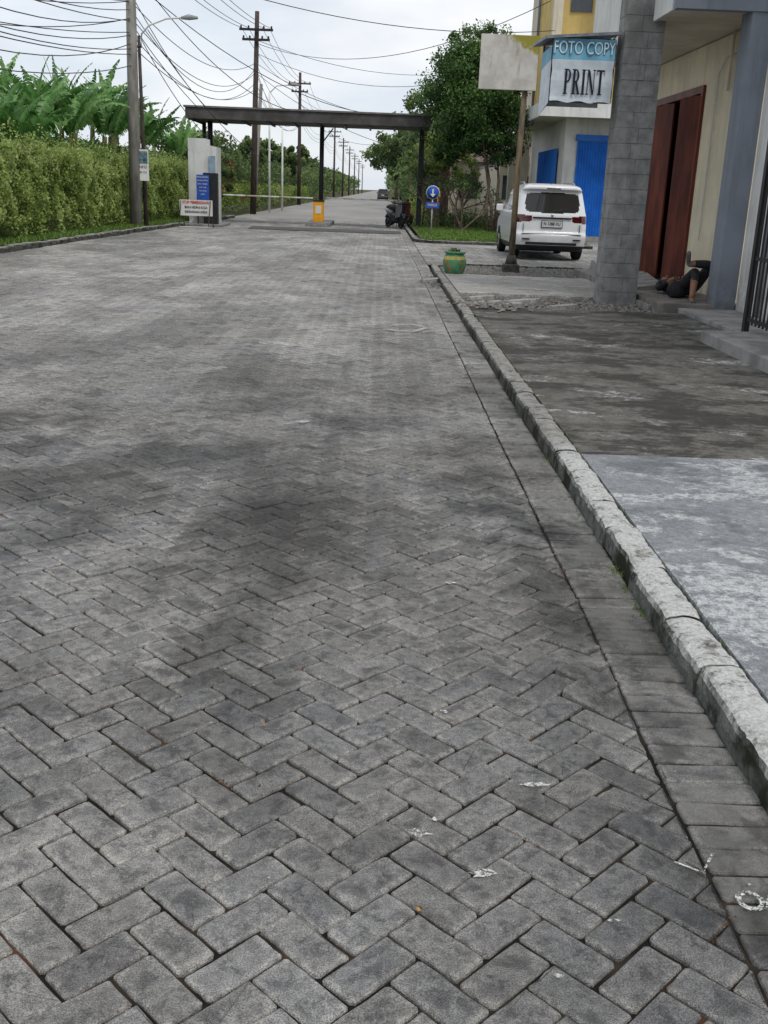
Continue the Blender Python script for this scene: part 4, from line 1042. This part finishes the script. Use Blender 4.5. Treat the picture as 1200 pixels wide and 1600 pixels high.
tree('roadside_tree',4.0,84,9.5,[(3.0,84,7.0,2.3,2,2.2),(5.5,84,6.4,2.4,2,2.2),(4.3,84,4.8,2.8,2,1.6)],L_back,9000,.14,.14,2,21,clumps=60)
tree('roadside_tree',3.0,112,8.5,[(1.8,112,6.2,2.4,2,1.9),(4.2,112,5.8,2.6,2,2.3)],L_back,8000,.17,.16,2,22,clumps=60,cr=.4)
tree('roadside_tree',2.6,170,9.5,[(0.9,170,6.4,3.6,3,2.8),(5,170,6.4,4,3,3.4)],L_back,9000,.26,.2,2,23,clumps=80,cr=.4)
tree('roadside_tree',-10.5,90,6,[(-10.3,90,4.6,1.6,1.5,1.3)],L_back,4500,.12,.1,2,24,clumps=30)
tree('roadside_tree',-11,130,7,[(-10.6,130,5.2,2.2,2,1.8)],L_back,4500,.18,.1,2,25,clumps=30)
tree('flowering_bush',-9.3,60,4,[(-9.2,60,2.3,.9,.8,1.2),(-9.6,62,2.9,.9,.8,1.0)],L_back,5000,.06,.04,3,31,clumps=40)
bx,by=T(-9.2,59.6)
C=[(random.gauss(bx,.5),random.gauss(by,.6),random.uniform(1.0,2.7)) for _ in range(110)]; cloud('red_blossoms',C,.07,L_flower,None,aspect=.9)

# ---------------------------------------------------------------- person lying with crossed legs
def person():
    G=group('resting_person')
    J={'pel':(4.10,14.25,.315),'sp':(4.09,14.50,.31),'ch':(4.08,14.76,.315),'nk':(4.08,14.98,.32),'hd0':(4.08,15.07,.33),'hd1':(4.08,15.22,.33),
     'hL':(4.00,14.20,.31),'kL':(4.10,13.82,.60),'aL':(4.02,13.60,.275),'heL':(4.02,13.62,.225),'tL':(3.99,13.42,.222),
     'hR':(4.20,14.20,.32),'kR':(4.30,13.82,.68),'aR':(4.00,13.74,.69),'heR':(3.965,13.75,.67),'tR':(3.93,13.68,.86),
     'sL':(3.90,14.90,.31),'eL':(3.85,14.64,.27),'wL':(3.98,14.47,.43),'sR':(4.26,14.90,.31),'eR':(4.36,14.66,.28),'wR':(4.22,14.45,.43),
     'mL':(4.04,14.43,.45),'mR':(4.14,14.42,.45)}
    rad={'pel':.125,'sp':.115,'ch':.135,'nk':.055,'hd0':.06,'hd1':.085,'hL':.09,'kL':.066,'aL':.038,'heL':.034,'tL':.028,'hR':.09,'kR':.070,'aR':.048,'heR':.038,'tR':.032,
     'sL':.065,'eL':.043,'wL':.028,'sR':.065,'eR':.043,'wR':.028,'mL':.03,'mR':.03}
    E=[('pel','sp'),('sp','ch'),('ch','nk'),('nk','hd0'),('hd0','hd1'),('pel','hL'),('hL','kL'),('kL','aL'),('aL','heL'),('heL','tL'),('pel','hR'),('hR','kR'),('kR','aR'),('aR','heR'),('heR','tR'),
       ('ch','sL'),('sL','eL'),('eL','wL'),('wL','mL'),('ch','sR'),('sR','eR'),('eR','wR'),('wR','mR')]
    K=list(J); me=bpy.data.meshes.new('body'); me.from_pydata([J[k] for k in K],[(K.index(a),K.index(b)) for a,b in E],[])
    o=bpy.data.objects.new('tmp',me); COL.objects.link(o)
    m=o.modifiers.new('s','SKIN'); m.use_smooth_shade=True
    for i,k in enumerate(K):
        r=rad[k]; me.skin_vertices[0].data[i].radius=(r*(1.25 if k in('ch','pel','sp') else 1),r); me.skin_vertices[0].data[i].use_root=(k=='pel')
    s=o.modifiers.new('d','SUBSURF'); s.levels=2; s.render_levels=2
    dg=bpy.context.evaluated_depsgraph_get(); nm=bpy.data.meshes.new_from_object(o.evaluated_get(dg)); bpy.data.objects.remove(o)
    skin=simple('skin',(.26,.135,.08),(.20,.10,.06),scale=10,rough=.6); cloth=simple('dark_trousers',(.034,.034,.038),(.018,.018,.020),scale=30,bump=.5,bs=25,bd=.02); shirt=simple('dark_shirt',(.018,.018,.02),(.01,.01,.012),scale=20,bump=.5,bs=20,bd=.02); shoe=simple('grey_sandal',(.16,.15,.14),(.08,.07,.065))
    nm.materials.clear()
    for mm in (skin,cloth,shirt,shoe): nm.materials.append(mm)
    def seg(p,a,b):
        a=Vector(J[a]);b=Vector(J[b]);t=max(0,min(1,(p-a).dot(b-a)/(b-a).length_squared)); return (p-(a+(b-a)*t)).length,t
    for p in nm.polygons:
        best=min(((seg(p.center,a,b),(a,b)) for a,b in E),key=lambda q:q[0][0]); (d,t),(a,b)=best
        if a in('pel','hL','hR') : mi=1 if b!='sp' else 2
        elif (a,b)==('kL','aL'): mi=1 if t<.42 else 0
        elif (a,b)==('kR','aR'): mi=1 if t<.85 else 0
        elif a in('aL','heL'): mi=0
        elif a in('aR','heR'): mi=3
        elif a in('nk','hd0','wL','wR'): mi=0
        elif a in('eL','eR'): mi=2 if t<.7 else 0 
        else: mi=2
        p.material_index=mi
    nm.shade_smooth(); b=bpy.data.objects.new('body',nm); link(b,G)
    for side,(mx,my,mz),sgn in (('L',J['mL'],1),('R',J['mR'],-1)):
        for f in range(4):
            l=(.062,.072,.068,.052)[f]; y=my+.033-.02*f; tube('finger',[(mx,y,mz),(mx+sgn*l*.5,y,mz+.012),(mx+sgn*l,y-.003,mz-.006)],[.0095,.009,.007],skin,G,8)
        tube('thumb',[(mx-sgn*.02,my+.02,mz+.005),(mx,my+.055,mz+.012),(mx+sgn*.02,my+.072,mz+.01)],[.011,.010,.008],skin,G,8)
    for f in range(5):
        x=3.965+.0125*f; tube('toe',[(x,13.43,.222),(x-.003,13.395+.006*abs(f-3),.214)],[.010,.008],skin,G,6)
    tube('sandal_sole',[(4.03,13.66,.205),(4.01,13.52,.205),(3.985,13.38,.205)],[.03,.042,.03],shoe,G,8)
    hair=simple('hair',(.012,.010,.009))
    def ell(n,c,r,m,seg=12):
        bm=bmesh.new(); bmesh.ops.create_uvsphere(bm,u_segments=seg,v_segments=8,radius=1)
        for v in bm.verts: v.co=Vector((c[0]+v.co.x*r[0],c[1]+v.co.y*r[1],c[2]+v.co.z*r[2]))
        q=bpy.data.meshes.new(n); bm.to_mesh(q); bm.free(); q.materials.append(m); q.shade_smooth(); link(bpy.data.objects.new(n,q),G)
    ell('cranium',(4.08,15.17,.325),(.075,.105,.092),skin,20); ell('hair',(4.08,15.215,.305),(.082,.085,.095),hair,20)
    ell('nose',(4.08,15.125,.420),(.014,.022,.018),skin)
    for sx in (-1,1): ell('ear',(4.08+sx*.078,15.15,.32),(.012,.028,.02),skin); ell('eye',(4.08+sx*.03,15.155,.408),(.012,.007,.006),hair)
    ell('mouth',(4.08,15.085,.405),(.022,.005,.005),simple('lips',(.2,.07,.05)))
    return G
pn=person()
bgm=group('black_bag')
lathe('bag_body',[(.08,0),(.12,.03),(.13,.10),(.10,.18),(.05,.22)],(3.95,14.12,.205),simple('bag_cloth',(.02,.02,.022),(.010,.010,.011),scale=20,bump=.6,bs=15,bd=.03),bgm,16)
tube('bag_strap',[(3.91,14.09,.41),(3.90,14.09,.48),(3.98,14.11,.50),(4.00,14.12,.42)],.010,M_black,bgm,6)
for o in (pn,bgm):
    o.matrix_basis=Matrix.Translation((4.61,15.22,.2))@Matrix.Scale(1.09,4)@Matrix.Translation((-4.02,-13.6,-.2))
box('doormat',4.2,4.8,18.2,19.0,.203,.215,simple('mat_grey',(.12,.11,.10)),None,.004)

# ---------------------------------------------------------------- world, sun, camera
w=bpy.data.worlds.new('World'); scene.world=w; w.use_nodes=True; t=w.node_tree; t.nodes.clear()
out=t.nodes.new('ShaderNodeOutputWorld'); bgn=t.nodes.new('ShaderNodeBackground'); bg2=t.nodes.new('ShaderNodeBackground'); ms=t.nodes.new('ShaderNodeMixShader')
sk=t.nodes.new('ShaderNodeTexSky'); sk.sky_type='NISHITA'; sk.sun_disc=False; sk.sun_elevation=math.radians(56); sk.sun_rotation=math.radians(155)
t.links.new(sk.outputs[0],bgn.inputs[0]); bgn.inputs[1].default_value=.15
tc=t.nodes.new('ShaderNodeTexCoord'); mp=t.nodes.new('ShaderNodeMapping'); mp.inputs['Scale'].default_value=(1,1,3.0); nzn=t.nodes.new('ShaderNodeTexNoise'); nzn.inputs['Scale'].default_value=3.4; nzn.inputs['Detail'].default_value=7; nzn.inputs['Roughness'].default_value=.52
t.links.new(tc.outputs['Generated'],mp.inputs[0]); t.links.new(mp.outputs[0],nzn.inputs['Vector'])
r=t.nodes.new('ShaderNodeValToRGB'); r.color_ramp.elements[0].position=.33; r.color_ramp.elements[0].color=(.74,.74,.74,1); r.color_ramp.elements[1].position=.56; r.color_ramp.elements[1].color=(.98,.98,.98,1)
t.links.new(nzn.outputs['Fac'],r.inputs[0]); t.links.new(r.outputs[0],ms.inputs[0])
n2=t.nodes.new('ShaderNodeTexNoise'); n2.inputs['Scale'].default_value=4.2; n2.inputs['Detail'].default_value=5; n2.inputs['Roughness'].default_value=.5; t.links.new(mp.outputs[0],n2.inputs['Vector'])
r2=t.nodes.new('ShaderNodeValToRGB'); r2.color_ramp.elements[0].position=.40; r2.color_ramp.elements[0].color=(.66,.71,.78,1); r2.color_ramp.elements[1].position=.60; r2.color_ramp.elements[1].color=(.85,.86,.885,1)
t.links.new(n2.outputs['Fac'],r2.inputs[0]); t.links.new(r2.outputs[0],bg2.inputs[0]); bg2.inputs[1].default_value=1.16
t.links.new(bgn.outputs[0],ms.inputs[1]); t.links.new(bg2.outputs[0],ms.inputs[2]); t.links.new(ms.outputs[0],out.inputs[0])
sl_=bpy.data.lights.new('sun','SUN'); sl_.energy=1.5; sl_.angle=math.radians(14); sl_.color=(1,.96,.90)
so=bpy.data.objects.new('sun',sl_); so.rotation_euler=(math.radians(34),0,math.radians(25)); link(so)

cam=bpy.data.cameras.new('camera'); cam.sensor_fit='VERTICAL'; cam.sensor_height=36; cam.lens=36; cam.clip_end=5000; cam.clip_start=.05
co=bpy.data.objects.new('camera',cam)
R=Matrix.Rotation(math.radians(-.86),4,'Z')@Matrix.Rotation(math.radians(90-17.45),4,'X')@Matrix.Rotation(.038,4,'Z')
co.matrix_world=Matrix.Translation((0,0,1.6))@R; link(co); scene.camera=co
